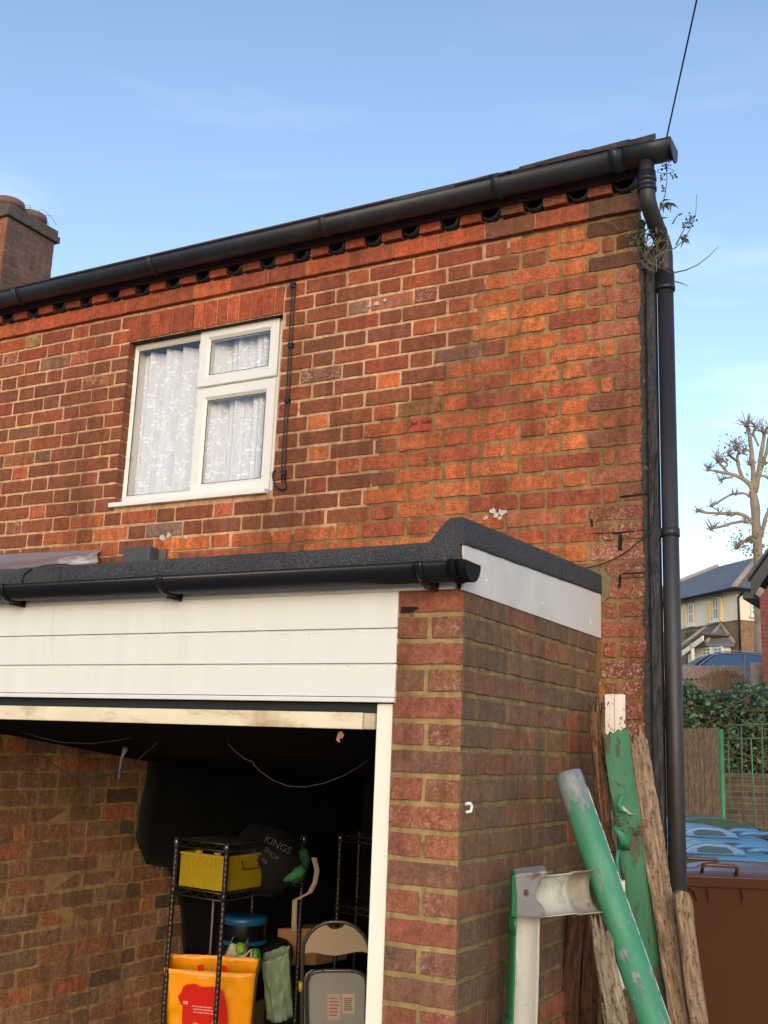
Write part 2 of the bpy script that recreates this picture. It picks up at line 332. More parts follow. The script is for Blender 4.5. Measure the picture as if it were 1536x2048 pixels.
# ------------------------------------------------------------------ brickwork
def brick(mb, O, U, V, Nn, u0, u1, v0, v1, d, col, fx=(0, 0, 0), rad=.008, jit=.0016, back=-.012):
    """one brick face with rounded, slightly wandering arrises"""
    L, H_ = u1-u0, v1-v0; rad = min(rad, L*.3, H_*.35); P = []
    def edge(a, b, n):
        for i in range(n): P.append((a[0]+(b[0]-a[0])*i/n, a[1]+(b[1]-a[1])*i/n))
    nu = max(2, int(L/.035)); nv = 2; q = [rad*rnd(.4, 1.2) for _ in range(4)]; q = [min(x, H_*.42, L*.42) for x in q]
    edge((u0+q[0], v0), (u1-q[1], v0), nu); edge((u1-q[1], v0), (u1-q[1]*.3, v0+q[1]*.3), 1); edge((u1-q[1]*.3, v0+q[1]*.3), (u1, v0+q[1]), 1)
    edge((u1, v0+q[1]), (u1, v1-q[2]), nv); edge((u1, v1-q[2]), (u1-q[2]*.3, v1-q[2]*.3), 1); edge((u1-q[2]*.3, v1-q[2]*.3), (u1-q[2], v1), 1)
    edge((u1-q[2], v1), (u0+q[3], v1), nu); edge((u0+q[3], v1), (u0+q[3]*.3, v1-q[3]*.3), 1); edge((u0+q[3]*.3, v1-q[3]*.3), (u0, v1-q[3]), 1)
    edge((u0, v1-q[3]), (u0, v0+q[0]), nv); edge((u0, v0+q[0]), (u0+q[0]*.3, v0+q[0]*.3), 1); edge((u0+q[0]*.3, v0+q[0]*.3), (u0+q[0], v0), 1)
    cu, cv = (u0+u1)/2, (v0+v1)/2; n = len(P); ta, tb = rnd(-.007, .007), rnd(-.012, .012); J = [(rnd(-jit, jit), rnd(-jit, jit)) for _ in P]
    W = []
    for ring, (ins, dd) in enumerate(((0, back), (0, d-.002), (.0012, d-.0006), (.0032, d))):
        for (a, b), (ja, jb) in zip(P, J):
            a += ja; b += jb; a2 = a - max(-1, min(1, (a-cu)/(L*.5)))*ins; b2 = b - max(-1, min(1, (b-cv)/(H_*.5)))*ins
            dz = dd + ((a-cu)*ta + (b-cv)*tb if ring else 0); W.append(O+U*a2+V*b2+Nn*dz)
    F = []
    for k in range(3):
        for i in range(n): F.append((k*n+i, k*n+(i+1) % n, (k+1)*n+(i+1) % n, (k+1)*n+i))
    F.append(tuple(range(3*n, 4*n)))
    mb.add(W, F, smooth=False, mi=0, col=col, fx=fx)
def mortar_grid(mb, O, U, V, Nn, u0, u1, v0, v1, colf, st=.05, n0=0):
    nu = max(1, int((u1-u0)/st)); nv = max(1, int((v1-v0)/st))
    for i in range(nu):
        for j in range(nv):
            a, b = u0+(u1-u0)*i/nu, u0+(u1-u0)*(i+1)/nu; c, e = v0+(v1-v0)*j/nv, v0+(v1-v0)*(j+1)/nv
            mb.add([O+U*a+V*c+Nn*n0, O+U*b+V*c+Nn*n0, O+U*b+V*e+Nn*n0, O+U*a+V*e+Nn*n0], [(0, 1, 2, 3)], mi=1, col=colf((a+b)/2, (c+e)/2))
TINT = (1.02, .98, .84)                       # fired-clay palette leans to orange
def pick(pal, k=1.0, v=.10):
    c = lin(random.choice(pal)); f = k*rnd(1-v, 1+v); return tuple(min(1, x*f*g*rnd(.97, 1.03)) for x, g in zip(c, TINT))

# ================================================================== SETTING
H = 4.096; G = 2.8; XC = -1.261; ZT = CAMZ
UX, UZ, NF = Vector((1, 0, 0)), Vector((0, 0, 1)), Vector((0, -1, 0))
def ground_h(x, y):
    k = max(0, min(1, (y-8)/6)); g = .9*k*k*(3-2*k)
    k2 = max(0, min(1, (y-19)/9)); g += 2.7*k2*k2*(3-2*k2)
    k3 = max(0, min(1, (y-34)/10)); g += .6*k3
    return g
gm = MB(); ys = [-400, -80, -20, -6, 0, 4, 6, 8, 9, 10, 11, 12, 13, 14, 17, 19, 21, 23, 25, 27, 28, 31, 34, 38, 44, 60, 120, 500, 2500]; xs = [-2500, -400, -80, -20, -8, 0, 8, 20, 80, 400, 2500]
V = [(x, y, ground_h(x, y)) for y in ys for x in xs]; nx = len(xs)
gm.add(V, [(j*nx+i, j*nx+i+1, (j+1)*nx+i+1, (j+1)*nx+i) for j in range(len(ys)-1) for i in range(nx-1)], smooth=True)
tag(gm.build('ground', simple('ground_concrete', lin((158, 150, 140)), .9, .2, 2, bmp=.4, bscale=30, dirt=lin((90, 84, 74)))), None, None, None, 'structure')

# ================================================================== BRICK HOUSE
house = thing('brick_house', 'old red brick house with a white window and black gutter, above the garage', 'house', (-3, H, 0))
LEFTX, RIGHTX = -6.6, -1.074
bpts = sorted([(hy(x, y, H).z, hy(x, y, H).x) for x, y in ((1080, 440), (990, 500), (960, 600), (905, 700), (905, 740), (830, 790), (760, 850), (760, 940), (735, 1000), (640, 1060), (560, 1085), (420, 1105), (300, 1085), (200, 1120))])
def bound(z):
    if z <= bpts[0][0]: return bpts[0][1]
    for (z0, x0), (z1, x1) in zip(bpts, bpts[1:]):
        if z <= z1: return x0+(x1-x0)*(z-z0)/max(1e-6, z1-z0)
    return bpts[-1][1]
PAL_DARK = [(134, 72, 50), (142, 76, 52), (128, 70, 50), (150, 82, 54), (124, 70, 54), (140, 76, 54), (136, 78, 52), (130, 74, 58), (146, 74, 52)]
PAL_TOP = [(158, 74, 52), (150, 70, 50), (166, 80, 54), (142, 68, 54), (170, 84, 54)]
PAL_ORANGE = [(198, 104, 64), (192, 96, 62), (206, 114, 66), (182, 90, 62), (172, 84, 62), (154, 78, 58), (188, 98, 64), (202, 106, 62), (178, 94, 70), (194, 108, 68)]
PAL_MIX = [(154, 80, 54), (140, 74, 54), (182, 94, 58), (160, 78, 56), (134, 74, 56), (194, 104, 62), (148, 82, 62)]
PAL_EDGE = [(170, 98, 78), (160, 88, 70), (178, 104, 80), (150, 90, 74)]
SPECIAL = [(933, 700, (104, 94, 90)), (676, 746, (122, 102, 78)), (856, 811, (132, 112, 66)), (860, 846, (196, 76, 66)), (645, 845, (200, 108, 66)), (640, 900, (196, 112, 60)), (1000, 795, (110, 66, 54)),
           (740, 610, (150, 110, 96)), (60, 690, (160, 130, 84)), (140, 715, (150, 124, 104)), (55, 865, (124, 92, 66)), (30, 915, (206, 122, 62)), (70, 910, (112, 80, 58)), (985, 745, (170, 78, 54)),
           (20, 690, (196, 92, 50)), (1080, 1030, (146, 104, 84)), (335, 1072, (168, 150, 138)), (148, 1060, (214, 112, 56)), (330, 1105, (214, 110, 54)), (965, 635, (222, 124, 66)), (1000, 655, (224, 130, 70)), (1140, 890, (214, 116, 64)), (890, 860, (218, 120, 66))]
SPECIAL = [(hy(x, y, H).x, hy(x, y, H).z, lin(c)) for x, y, c in SPECIAL]
# window opening in the wall plane
WX0, WX1, WZ0, WZ1 = hy(252, 690, H).x, -2.846, hy(240, 1018, H).z-.004, hy(400, 659, H).z
WX0 = hy(248, 800, H).x
WZ0 = 1.172+CAMZ; LZ1 = 2.222+CAMZ
O0 = Vector((0, H, 0)); wall = MB()
def mcol(u, v):
    b = bound(v) + .10*mnoise.noise(Vector((u*6, v*9, 0)))
    if u < b: return sc3(lin((212, 168, 130)), rnd(.88, 1.08))
    k = .9 if v > 2.4 else .8
    return sc3(lin((152, 120, 82)), rnd(.82, 1.12))
COURSE = .0772; JT = .0105
ztop = LZ1; row = 0; z = ztop
while z > -.02:
    z1 = z; z0 = z-COURSE+JT; segs = []
    S_, H_ = .223, .1085
    if z < 2.25: xlo = -1.5
    else: xlo = LEFTX
    u = RIGHTX-abs(random.gauss(0, .004)); k = 0
    if row % 2 == 1:
        segs.append((u-.104, u)); u -= .104+JT; segs.append((u-.052, u)); u -= .052+JT
    while u > xlo:
        L = (S_, H_)[k % 2]*rnd(.985, 1.015); segs.append((u-L, u)); u -= L+JT*rnd(.85, 1.2); k += 1
    for a, b in segs:
        parts = [(a, b)]
        if z1 > WZ0 and z0 < WZ1+.112:                       # clip round the window and its brick lintel
            lx0, lx1 = (WX0, WX1)
            if z1 > WZ1: lx0, lx1 = WX0-.004, WX1+.002
            parts = []
            if a < lx0-.02: parts.append((a, min(b, lx0)))
            if b > lx1+.02: parts.append((max(a, lx1+.004), b))
            if b <= lx0 or a >= lx1: parts = [(a, b)]
        for a_, b_ in parts:
            cx, cz = (a_+b_)/2, (z0+z1)/2
            zz0 = max(z0, WZ1+.112) if False else z0
            bd = bound(cz)+.16*mnoise.noise(Vector((cx*5, cz*7, 3)))
            fx = [.15, 0, 0]; rad = .006
            if cx < bd-.12:
                top = max(0, min(1, (cz-(2.0+CAMZ))/.2)); c = pick(PAL_TOP if random.random() < top+.05 else PAL_DARK, .88)
                if random.random() < .05: c = pick(PAL_ORANGE)
                if random.random() < .07: fx[1] = .45
            elif cx < bd+.22: c = pick(PAL_MIX); fx[0] = .5
            else: c = pick(PAL_ORANGE, 1.12); fx[0] = rnd(.6, 1); rad = .009
            if cz < .98+CAMZ and cx < -2.9 and random.random() < .35: c = pick(PAL_ORANGE); fx[0] = .5
            # darker bricks at the head of the corner, lime-spattered quoin lower down
            if cx > -1.34 and cz > 2.03+CAMZ: c = tuple(q*.62 for q in pick([(112, 72, 60), (128, 74, 58)])) if cx > -1.2 else pick([(140, 74, 60), (190, 90, 66)])
            if cx > -1.32 and cz < 2.0+CAMZ: c = pick(PAL_EDGE if cx > -1.2 else PAL_ORANGE); fx[1] = .15; fx[0] = .8; rad = .012
            if cx > -1.35 and cz < 1.02+CAMZ: c = pick(PAL_EDGE, .95); fx[1] = rnd(.3, .8); fx[0] = 1; rad = .014
            best = None
            for sx, sz, scol in SPECIAL:
                if a_-.01 < sx < b_+.01 and z0-.006 < sz < z1+.006: c = scol if b_-a_ < .15 else tuple(.45*p_+.55*q_ for p_, q_ in zip(scol, c)); fx[0] = .4
            dd = rnd(.003, .0075) if cx < bd else rnd(.002, .008)
            e = [rnd(0, .0025) if cx < bd else rnd(0, .005) for _ in range(4)]
            brick(wall, O0, UX, UZ, NF, a_+e[0], b_-(e[1] if abs(b_-WX0) > .003 else 0), z0+e[2], z1-e[3], dd, c, tuple(fx), rad, .0014 if cx < bd else .0022)
            if abs(b_-WX0) < .003 and z1 < WZ1+.03:          # return of the left reveal brick, recess shade and dirt painted darker
                brick(wall, Vector((WX0, H-.003, 0)), Vector((0, 1, 0)), UZ, Vector((1, 0, 0)), .0, .062, z0, z1, rnd(.001, .004), sc3(c, .8), tuple(fx), .006)
    z -= COURSE; row += 1
# soldier-course lintel
u = WX0-.002; k = 0
while u < WX1-.01:
    L = min(.0665*rnd(.95, 1.05), WX1-u); brick(wall, O0, UX, UZ, NF, u, u+L, WZ1+.004, LZ1-.004, rnd(.005, .009), pick([(168, 74, 50), (158, 70, 50), (176, 80, 54), (150, 66, 48)]), (.15, 0, 0), .004, .001); u += L+.006
for a, b, c, e in ((LEFTX, WX0, 2.25, LZ1+.12), (WX1, -1.5, 2.25, LZ1+.12), (-1.5, RIGHTX-.001, 0, LZ1+.12), (WX0, WX1, 2.25, WZ0), (WX0, WX1, WZ1, LZ1+.12)):
    mortar_grid(wall, O0, UX, UZ, NF, a, b, c, e, mcol)
# reveal behind the frame: left jamb, head, right jamb, sill bed
for O_, Ua, Va, Na, u1_, v0_, v1_ in ((Vector((WX0, H, 0)), Vector((0, 1, 0)), UZ, Vector((1, 0, 0)), .14, WZ0, WZ1), (Vector((WX1, H, 0)), Vector((0, 1, 0)), UZ, Vector((-1, 0, 0)), .14, WZ0, WZ1)):
    mortar_grid(wall, O_, Ua, Va, Na, 0, u1_, v0_, v1_, lambda a, b: lin((150, 110, 84)), .07)
for zz, sg in ((WZ1, 1), (WZ0, -1)):
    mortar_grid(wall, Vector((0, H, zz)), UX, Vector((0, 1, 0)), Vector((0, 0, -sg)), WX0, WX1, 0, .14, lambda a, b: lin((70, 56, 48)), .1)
# projecting band of stretchers
BZ0, BZ1 = 2.236+CAMZ, 2.312+CAMZ
u = RIGHTX+.004
while u > LEFTX:
    L = .226*rnd(.97, 1.02); k_ = pick([(176, 80, 52), (164, 74, 50), (150, 70, 52), (186, 92, 56)]) if u < -1.55 else pick([(150, 74, 58), (120, 72, 58)], .9)
    if u > -1.2: k_ = pick([(86, 62, 54)])
    brick(wall, Vector((0, H-.026, 0)), UX, UZ, NF, u-L, u, BZ0, BZ1, .004, k_, (.2, .0, 0), .006, back=-.03); u -= L+.008
mortar_grid(wall, Vector((0, H-.024, 0)), UX, UZ, NF, LEFTX, RIGHTX, BZ0+.004, BZ1+.002, lambda a, b: sc3(lin((190, 150, 118)), rnd(.8, 1.05)))
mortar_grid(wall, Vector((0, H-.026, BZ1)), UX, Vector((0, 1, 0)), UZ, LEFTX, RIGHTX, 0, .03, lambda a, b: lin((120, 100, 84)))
mortar_grid(wall, Vector((0, H-.026, BZ0+.004)), UX, Vector((0, 1, 0)), -UZ, LEFTX, RIGHTX, 0, .03, lambda a, b: lin((60, 46, 40)))  # underside darker: shadow line below the band painted in
# shell: other walls of the house (unseen sides, keep light out)
EW = Vector((RIGHTX-.004, H+.012, 0)); ed = Vector((-math.sin(R(17)), math.cos(R(17)), 0)); E2 = EW+ed*4.6
for a, b, z0_ in ((EW, E2, 0), (E2, Vector((LEFTX, E2.y, 0)), 2.2), (Vector((LEFTX, E2.y, 0)), Vector((LEFTX, H, 0)), 2.2)):
    wall.add([a+UZ*z0_, b+UZ*z0_, b+UZ*(LZ1+.15), a+UZ*(LZ1+.15)], [(0, 1, 2, 3)], mi=1, col=lin((120, 80, 62)))
en = Vector((math.cos(R(17)), math.sin(R(17)), 0)); z = LZ1+.1; row = 0
while z > .05:                                           # gable side of the house, along the alley
    u = .03-(.11 if row % 2 else 0); k = row % 2
    while u < 4.5:
        L = (.223 if k % 2 == 0 else .1085); k += 1; a_ = max(u, .03)
        if u+L-a_ > .03: brick(wall, EW, ed, UZ, en, a_, u+L, z-COURSE+JT, z, rnd(.003, .006), pick(PAL_DARK+PAL_MIX), (.4, .1, 0), .006)
        u += L+JT
    z -= COURSE; row += 1
wall_o = wall.build('wall', [BRICK, MORTAR], house, attr=True)

# dentil course: each brick end of the corbel is a part, the black eaves-vent cups sit in the gaps
dent = MB(); dx = -1.185; k = 0
while dx > -5.6:
    d = MB(); c = pick([(168, 76, 52), (154, 70, 50), (140, 66, 50)]) if dx < -1.6 else pick([(140, 74, 58), (112, 68, 56)])
    yo = rnd(-.004, .004); zz = BZ1+.014
    o0 = Vector((0, H-.040+yo, 0))
    brick(dent, o0, UX, UZ, NF, dx-.105, dx, zz, zz+.07, .003, c, (.2, 0, 0), .004, back=-.05)
    dx -= .2*rnd(.985, 1.015); k += 1
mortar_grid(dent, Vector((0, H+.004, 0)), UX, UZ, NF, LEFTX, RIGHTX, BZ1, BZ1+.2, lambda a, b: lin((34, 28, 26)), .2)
dent.build('dentil_course', [BRICK, MORTAR], house, attr=True)
dx = -1.185+.047; cups = 0
VENTIN = simple('vent_dark', lin((8, 8, 9)), .8)
while dx > -5.5:
    c = Vector((dx+rnd(-.006, .006), H+.016+rnd(-.01, .004), BZ1+.060+rnd(-.004, .003))); mbv = MB()
    ring = [c+Vector((math.cos(2*math.pi*j/18), 0, math.sin(2*math.pi*j/18)*1.02))*.047 for j in range(18)]
    V_ = [p+Vector((0, -.05, 0)) for p in ring]; V2 = [c+(p-c)*.84+Vector((0, -.05, 0)) for p in ring]; V3 = [c+(p-c)*.80+Vector((0, .02, 0)) for p in ring]; V4 = [p+Vector((0, .02, 0)) for p in ring]
    n = 18; mbv.add(V_+V2+V3+V4, [(i, (i+1) % n, n+(i+1) % n, n+i) for i in range(n)]+[(n+i, n+(i+1) % n, 2*n+(i+1) % n, 2*n+i) for i in range(n)]+[(3*n+i, 3*n+(i+1) % n, (i+1) % n, i) for i in range(n)]+[tuple(range(2*n, 3*n))], smooth=True)
    mbv.build('eaves_vent', VENTIN if cups % 2 else OLDPVC, house); cups += 0; dx -= .2*rnd(.985, 1.015)

# gutter with joints and brackets
GY = H-.135; GZ = 2.428+CAMZ; GR = .059
gut = MB(); gx0, gx1 = LEFTX, -.905
gut.trough((gx0, GY, GZ), (gx1, GY, GZ), (0, 0, -1), (0, 1, 0), GR, .004, n=16)
cap = [Vector((gx1, GY+math.cos(math.pi*j/14)*(GR+.002), GZ-math.sin(math.pi*j/14)*(GR+.022))) for j in range(15)]
gut.prism(cap, (.006, 0, 0))
gut.trough((gx1-.19, GY, GZ), (gx1+.004, GY, GZ), (0, 0, -1), (0, 1, 0), GR+.004, .006, n=16)
go = gut.build('gutter', OLDPVC, house)
for x in (hy(1235, 320, GY).x, hy(1000, 380, GY).x, hy(655, 470, GY).x, hy(310, 540, GY).x, hy(40, 610, GY).x):
    j = MB(); j.trough((x-.016, GY, GZ+.002), (x+.016, GY, GZ+.002), (0, 0, -1), (0, 1, 0), GR+.007, .007, n=14)
    j.trough((x-.004, GY, GZ+.003), (x+.004, GY, GZ+.003), (0, 0, -1), (0, 1, 0), GR+.012, .012, n=14)
    jo = j.build('gutter_bracket', OLDPVC, house)
fas = MB(); fas.box((LEFTX, H-.066, 2.366+CAMZ), (RIGHTX+.03, H-.046, 2.47+CAMZ)); fas.box((LEFTX, H-.18, 2.455+CAMZ-.012), (RIGHTX, H+.05, 2.455+CAMZ-.002))
fas.build('fascia_board', simple('rotten_fascia', lin((62, 36, 28)), .8, .3, 9, bmp=.6, bscale=30), house)
# downpipe: outlet, collars, swan neck, straight
PX_, PY_ = -.990, H+.046
pts = [Vector((-1.012, GY, GZ-.05)), Vector((-1.012, GY, GZ-.175))]
A_, B_ = Vector((-1.012, GY, GZ-.2)), Vector((PX_, PY_, GZ-.40))
sn = [Vector((-1.012, GY, GZ-.16)), Vector((-1.012, GY, GZ-.195))]
for i in range(1, 9):
    t = i/9; s = t*t*(3-2*t); sn.append(Vector((-1.012+(PX_+1.012)*s, GY+(PY_-GY)*s, (GZ-.205)-.175*t)))
sn += [Vector((PX_, PY_, GZ-.395)), Vector((PX_, PY_, GZ-.43)), Vector((PX_, PY_, GZ-.52))]
dp = MB(); dp.tube(pts, .031, 16); dp.tube(sn, .0335, 16); dp.tube([(PX_, PY_, GZ-.46), (PX_+.0015, PY_, .02)], .0325, 18)
dpo = dp.build('downpipe', PIPE, house)
cl = MB()
cl.tube([(-1.012, GY, GZ-.100+q) for q in (0, -.028, -.0281, -.042, -.0421, -.070, -.0701, -.084)], [.036, .036, .0385, .0385, .036, .036, .0385, .0385], 18); cl.build('pipe_collar', OLDPVC, dpo).location = (0, 0, 0)
cl = MB(); cl.tube([(PX_, PY_, GZ-.465+q) for q in (0, -.06, -.0601, -.08)], [.0375, .0375, .0395, .0395], 18)
cl.build('pipe_collar', OLDPVC, dpo).location = (0, 0, 0)
bz = hy(1335, 1066, PY_).z
bk = MB(); bk.tube([(PX_, PY_, bz-.016), (PX_, PY_, bz+.016)], .0365, 18); bk.box((PX_-.085, PY_-.012, bz-.014), (PX_-.02, PY_+.006, bz+.014))
bk.build('pipe_bracket', OLDPVC, dpo).location = (0, 0, 0)
# vertical timbers and the bitumen-painted edge
tm = MB(); tm.box((-1.066, H+.026, 0), (-1.030, H+.052, 2.08+CAMZ)); tm.build('grey_timber_batten', GREYWOOD, house, bevel=.003)
tm = MB(); tm.box((-1.024, H+.058, 0), (-1.006, H+.10, 2.12+CAMZ)); tm.box((-1.068, H+.056, 0), (-1.03, H+.07, 2.1+CAMZ)); tm.build('dark_timber_batten', DARKWOOD, house, bevel=.002)
te = MB(); zz = [i*.014 for i in range(int((2.2+CAMZ)/.014)+1)]; V = []
for z_ in zz:
    q = .007*mnoise.noise(Vector((0, 0, z_*9)))+.007*mnoise.noise(Vector((3, 0, z_*43)))+rnd(-.003, .003)
    low = .012 if z_ < 2.2 else 0
    for a, b in ((-.008-low*.5+q*1.4, -.0085), (.004+q*.3, -.006+q*.3), (.012+q*.6, .01), (.006, .04)): V.append((RIGHTX+a, H+b, z_))
te.add(V, [(i*4+j, i*4+j+1, i*4+5+j, i*4+4+j) for i in range(len(zz)-1) for j in range(3)], smooth=True)
te.build('bitumen_edge', TAR, house)

# roof: slab, ragged first course of slates, moss
rp = R(27); rdir = Vector((0, math.cos(rp), math.sin(rp))); rnv = Vector((0, -math.sin(rp), math.cos(rp)))
def ez(x): return CAMZ+2.405+.036*max(0, min(1, (x+2.9)/1.8))
rf = MB(); P = [Vector((LEFTX, H-.15, CAMZ+2.41)), Vector((RIGHTX+.04, H-.15, CAMZ+2.44)), Vector((RIGHTX+.04-1.2, H-.15+rdir.y*3.0, CAMZ+2.44+rdir.z*3.0)), Vector((LEFTX, H-.15+rdir.y*3.0, CAMZ+2.41+rdir.z*3.0))]
rf.prism(P, (0, 0, .02)); 
Pb = [P[3], P[2], P[2]+Vector((-.6, 3, -1.5)), P[3]+Vector((0, 3, -1.5))]; rf.prism(Pb, (0, 0, .02))
ro = rf.build('roof', SLATE, house)
st = MB(); x = -.962
while x > LEFTX+.3:
    wd = .30*rnd(.97, 1.02); o_ = Vector((x-wd+.004, H-.175+rnd(-.012, .012), ez(x-wd/2)+rnd(-.004, .006)))
    th = .022 if x > -1.5 else .016
    tl = rnd(-.004, .004)
    st.obox(o_, Vector((wd-.006, 0, .010+tl if x > -1.6 else tl)), (rdir*.5 if x < -1.0 else rdir*.14+Vector((-.075, 0, 0))), rnv*th)
    if x > -1.0: x -= wd; continue
    o2 = o_+rdir*.16+rnv*(th+.002)+Vector((0 if x > -1.2 else .15, 0, 0)); st.obox(o2, Vector((wd-.006, 0, .008)), rdir*.5, rnv*.014); x -= wd
st.build('eaves_slates', SLATE, ro, bevel=.002).location = (0, 0, 0)
ms = MB()
for i in range(46):
    x = -1.33-abs(random.gauss(0, .32)); ms.sphere((x, H-.172+rnd(-.01, .05), ez(x)+.012+rnd(-.006, .006)), rnd(.006, .016), 7, 5, sx=1.6, sz=.7, jit=.25)
mo = ms.build('moss', MOSS, ro); mo.location = (0, 0, 0); mo['kind'] = 'stuff'

# window
WY = H+.055; win = MB(); WHT = UPVC_OLD
fx0, fx1, fz0, fz1 = -3.862, -2.884, 1.190+CAMZ, 2.096+CAMZ; mx_ = -3.357; tz = 1.786+CAMZ
def rectframe(mb, x0, x1, z0, z1, wd, y0, y1, ch=.012):
    """mitred frame with a chamfered inner edge"""
    def ring(q, y): return [Vector((x0+q, y, z0+q)), Vector((x1-q, y, z0+q)), Vector((x1-q, y, z1-q)), Vector((x0+q, y, z1-q))]
    rs = [ring(0, y1), ring(0, y0+.003), ring(.003, y0), ring(wd-ch, y0), ring(wd, y0+ch), ring(wd, y1)]
    V = [p for r_ in rs for p in r_]; F = [(k*4+i, (k+1)*4+i, (k+1)*4+(i+1) % 4, k*4+(i+1) % 4) for k in range(5) for i in range(4)]
    mb.add(V, [f[::-1] for f in F])
rectframe(win, fx0, fx1, fz0, fz1, .052, WY-.004, WY+.022)
win.box((mx_-.03, WY-.001, fz0+.05), (mx_+.03, WY+.055, fz1-.05)); win.box((mx_+.03, WY-.001, tz-.028), (fx1-.05, WY+.055, tz+.028))
win.box((fx0+.001, WY+.0225, fz0), (fx0+.046, WY+.10, fz1))
wo = win.build('window', WHT, house)
cs = MB(); rectframe(cs, mx_-.022, fx1-.006, tz-.012, fz1-.010, .062, WY-.020, WY+.02, .014); cs.build('top_casement', WHT, wo).location = (0, 0, 0)
cs = MB(); rectframe(cs, mx_-.022, fx1-.012, fz0+.012, tz-.022, .062, WY-.014, WY+.02, .014); cs.build('lower_casement', WHT, wo).location = (0, 0, 0)
sl_ = MB(); sl_.box((hy(215, 1015, H-.03).x, H-.030, 1.166+CAMZ), (fx1+.012, WY+.02, 1.190+CAMZ)); sl_.build('sill', WHT, wo, bevel=.004).location = (0, 0, 0)
def glass_mat():
    m_, t, b = newmat('window_glass'); t.nodes.remove(b); o_ = t.nodes['Material Output']
    g = t.nodes.new('ShaderNodeBsdfGlossy'); g.inputs['Roughness'].default_value = .015; g.inputs['Color'].default_value = (1, 1, 1, 1)
    tr = t.nodes.new('ShaderNodeBsdfTransparent'); tr.inputs['Color'].default_value = (.97, .97, .98, 1); mxs = t.nodes.new('ShaderNodeMixShader')
    fr = t.nodes.new('ShaderNodeLayerWeight'); fr.inputs['Blend'].default_value = .5
    t.links.new(mth(t, 'ADD', mth(t, 'MULTIPLY', mth(t, 'POWER', fr.outputs['Facing'], 3.5), .42), .04), mxs.inputs[0]); t.links.new(tr.outputs[0], mxs.inputs[1]); t.links.new(g.outputs[0], mxs.inputs[2]); t.links.new(mxs.outputs[0], o_.inputs[0]); return m_
GLASS = glass_mat(); gsk = simple('black_gasket', lin((40, 40, 44)), .6)
panes = [(fx0+.05, mx_-.03, fz0+.05, fz1-.05, WY+.014), (mx_+.038, fx1-.066, tz+.048, fz1-.070, WY-.002), (mx_+.038, fx1-.072, fz0+.072, tz-.082, WY+.004)]
for a, b, c, e, y in panes:
    gp = MB(); gp.box((a-.004, y, c-.004), (b+.004, y+.004, e+.004)); gp.build('glass_pane', GLASS, wo).location = (0, 0, 0)
    gk = MB()
    for q in ((a, c, b, c+.005), (a, e-.005, b, e), (a, c+.005, a+.005, e-.005), (b-.005, c+.005, b, e-.005)): gk.box((q[0], y-.004, q[1]), (q[2], y-.0005, q[3]))
    gk.build('gasket', gsk, wo).location = (0, 0, 0)
rm = MB(); rm.box((fx0-.3, H+.145, fz0-.3), (fx1+.3, H+1.6, fz1+.2)); rm.f.pop(2); rm.sm.pop(); rm.mi.pop(); rm.col.pop(); rm.fx.pop()
rm.build('room_lining', simple('room_wall', lin((206, 202, 196)), .9), house)
# lace curtain: pleated net with embroidered vines
def lace_mat(c, alpha):
    m_, t, b = newmat('lace_net'); b.inputs['Base Color'].default_value = (*c, 1); b.inputs['Roughness'].default_value = .9; b.inputs['Alpha'].default_value = alpha
    b.inputs['Subsurface Weight'].default_value = 0; return m_
def pleat(x):
    return .020*math.sin(x*52+1.2*math.sin(x*9))+.010*math.sin(x*118+2)+.006*math.sin(x*23)
LY = WY+.066; cur = MB(); nxs = 330; V = []; zc0, zc1 = fz0+.03, fz1-.055; nzs = 10
for j in range(nzs+1):
    for i in range(nxs+1):
        x = fx0+.02+(fx1-fx0-.04)*i/nxs; z_ = zc0+(zc1-zc0)*j/nzs; V.append((x, LY+pleat(x)*(1.15-.3*j/nzs), z_+.004*math.sin(x*60) if j == nzs else z_))
cur.add(V, [(j*(nxs+1)+i, j*(nxs+1)+i+1, (j+1)*(nxs+1)+i+1, (j+1)*(nxs+1)+i) for j in range(nzs) for i in range(nxs)], smooth=True)
lace = thing('lace_curtain', 'white lace net curtain with leaf scrolls, hanging behind the window', 'curtain', (-3.37, LY, zc0))
cur.build('net', lace_mat(lin((236, 236, 235)), .86), lace)
em = MB()
def estroke(pts, w_):
    V = []
    for i, (x, z_) in enumerate(pts):
        a = pts[max(0, i-1)]; b = pts[min(len(pts)-1, i+1)]; tx, tz_ = b[0]-a[0], b[1]-a[1]; l = math.hypot(tx, tz_) or 1; px, pz = -tz_/l*w_[i], tx/l*w_[i]
        for s in (1, -1):
            xx = x+px*s; V.append((xx, LY+pleat(xx)*(1.15-.3*(z_-zc0)/(zc1-zc0))-.0025, z_+pz*s))
    em.add(V, [(2*i, 2*i+1, 2*i+3, 2*i+2) for i in range(len(pts)-1)], smooth=True)
rl = random.Random(5)
def inb(x, z_): return fx0+.03 < x < fx1-.03 and zc0+.01 < z_ < zc1-.012
def leaf(x, z_, a, l):
    pts = [(x+math.cos(a)*l*i/5, z_+math.sin(a)*l*i/5) for i in range(6)]
    if all(inb(*p) for p in pts): estroke(pts, [.0008, .004, .0056, .005, .0026, .0004])
def curl(x, z_, a, r_, sg):
    pts = []
    for i in range(18):
        q = i/17; rr = r_*(1-.75*q); th = a+sg*q*5.6; pts.append((x+math.cos(a+sg*1.57)*r_+math.cos(th-sg*1.57)*rr, z_+math.sin(a+sg*1.57)*r_+math.sin(th-sg*1.57)*rr))
    if all(inb(*p) for p in pts): estroke(pts, [.0012]*18)
xv = fx0+.05
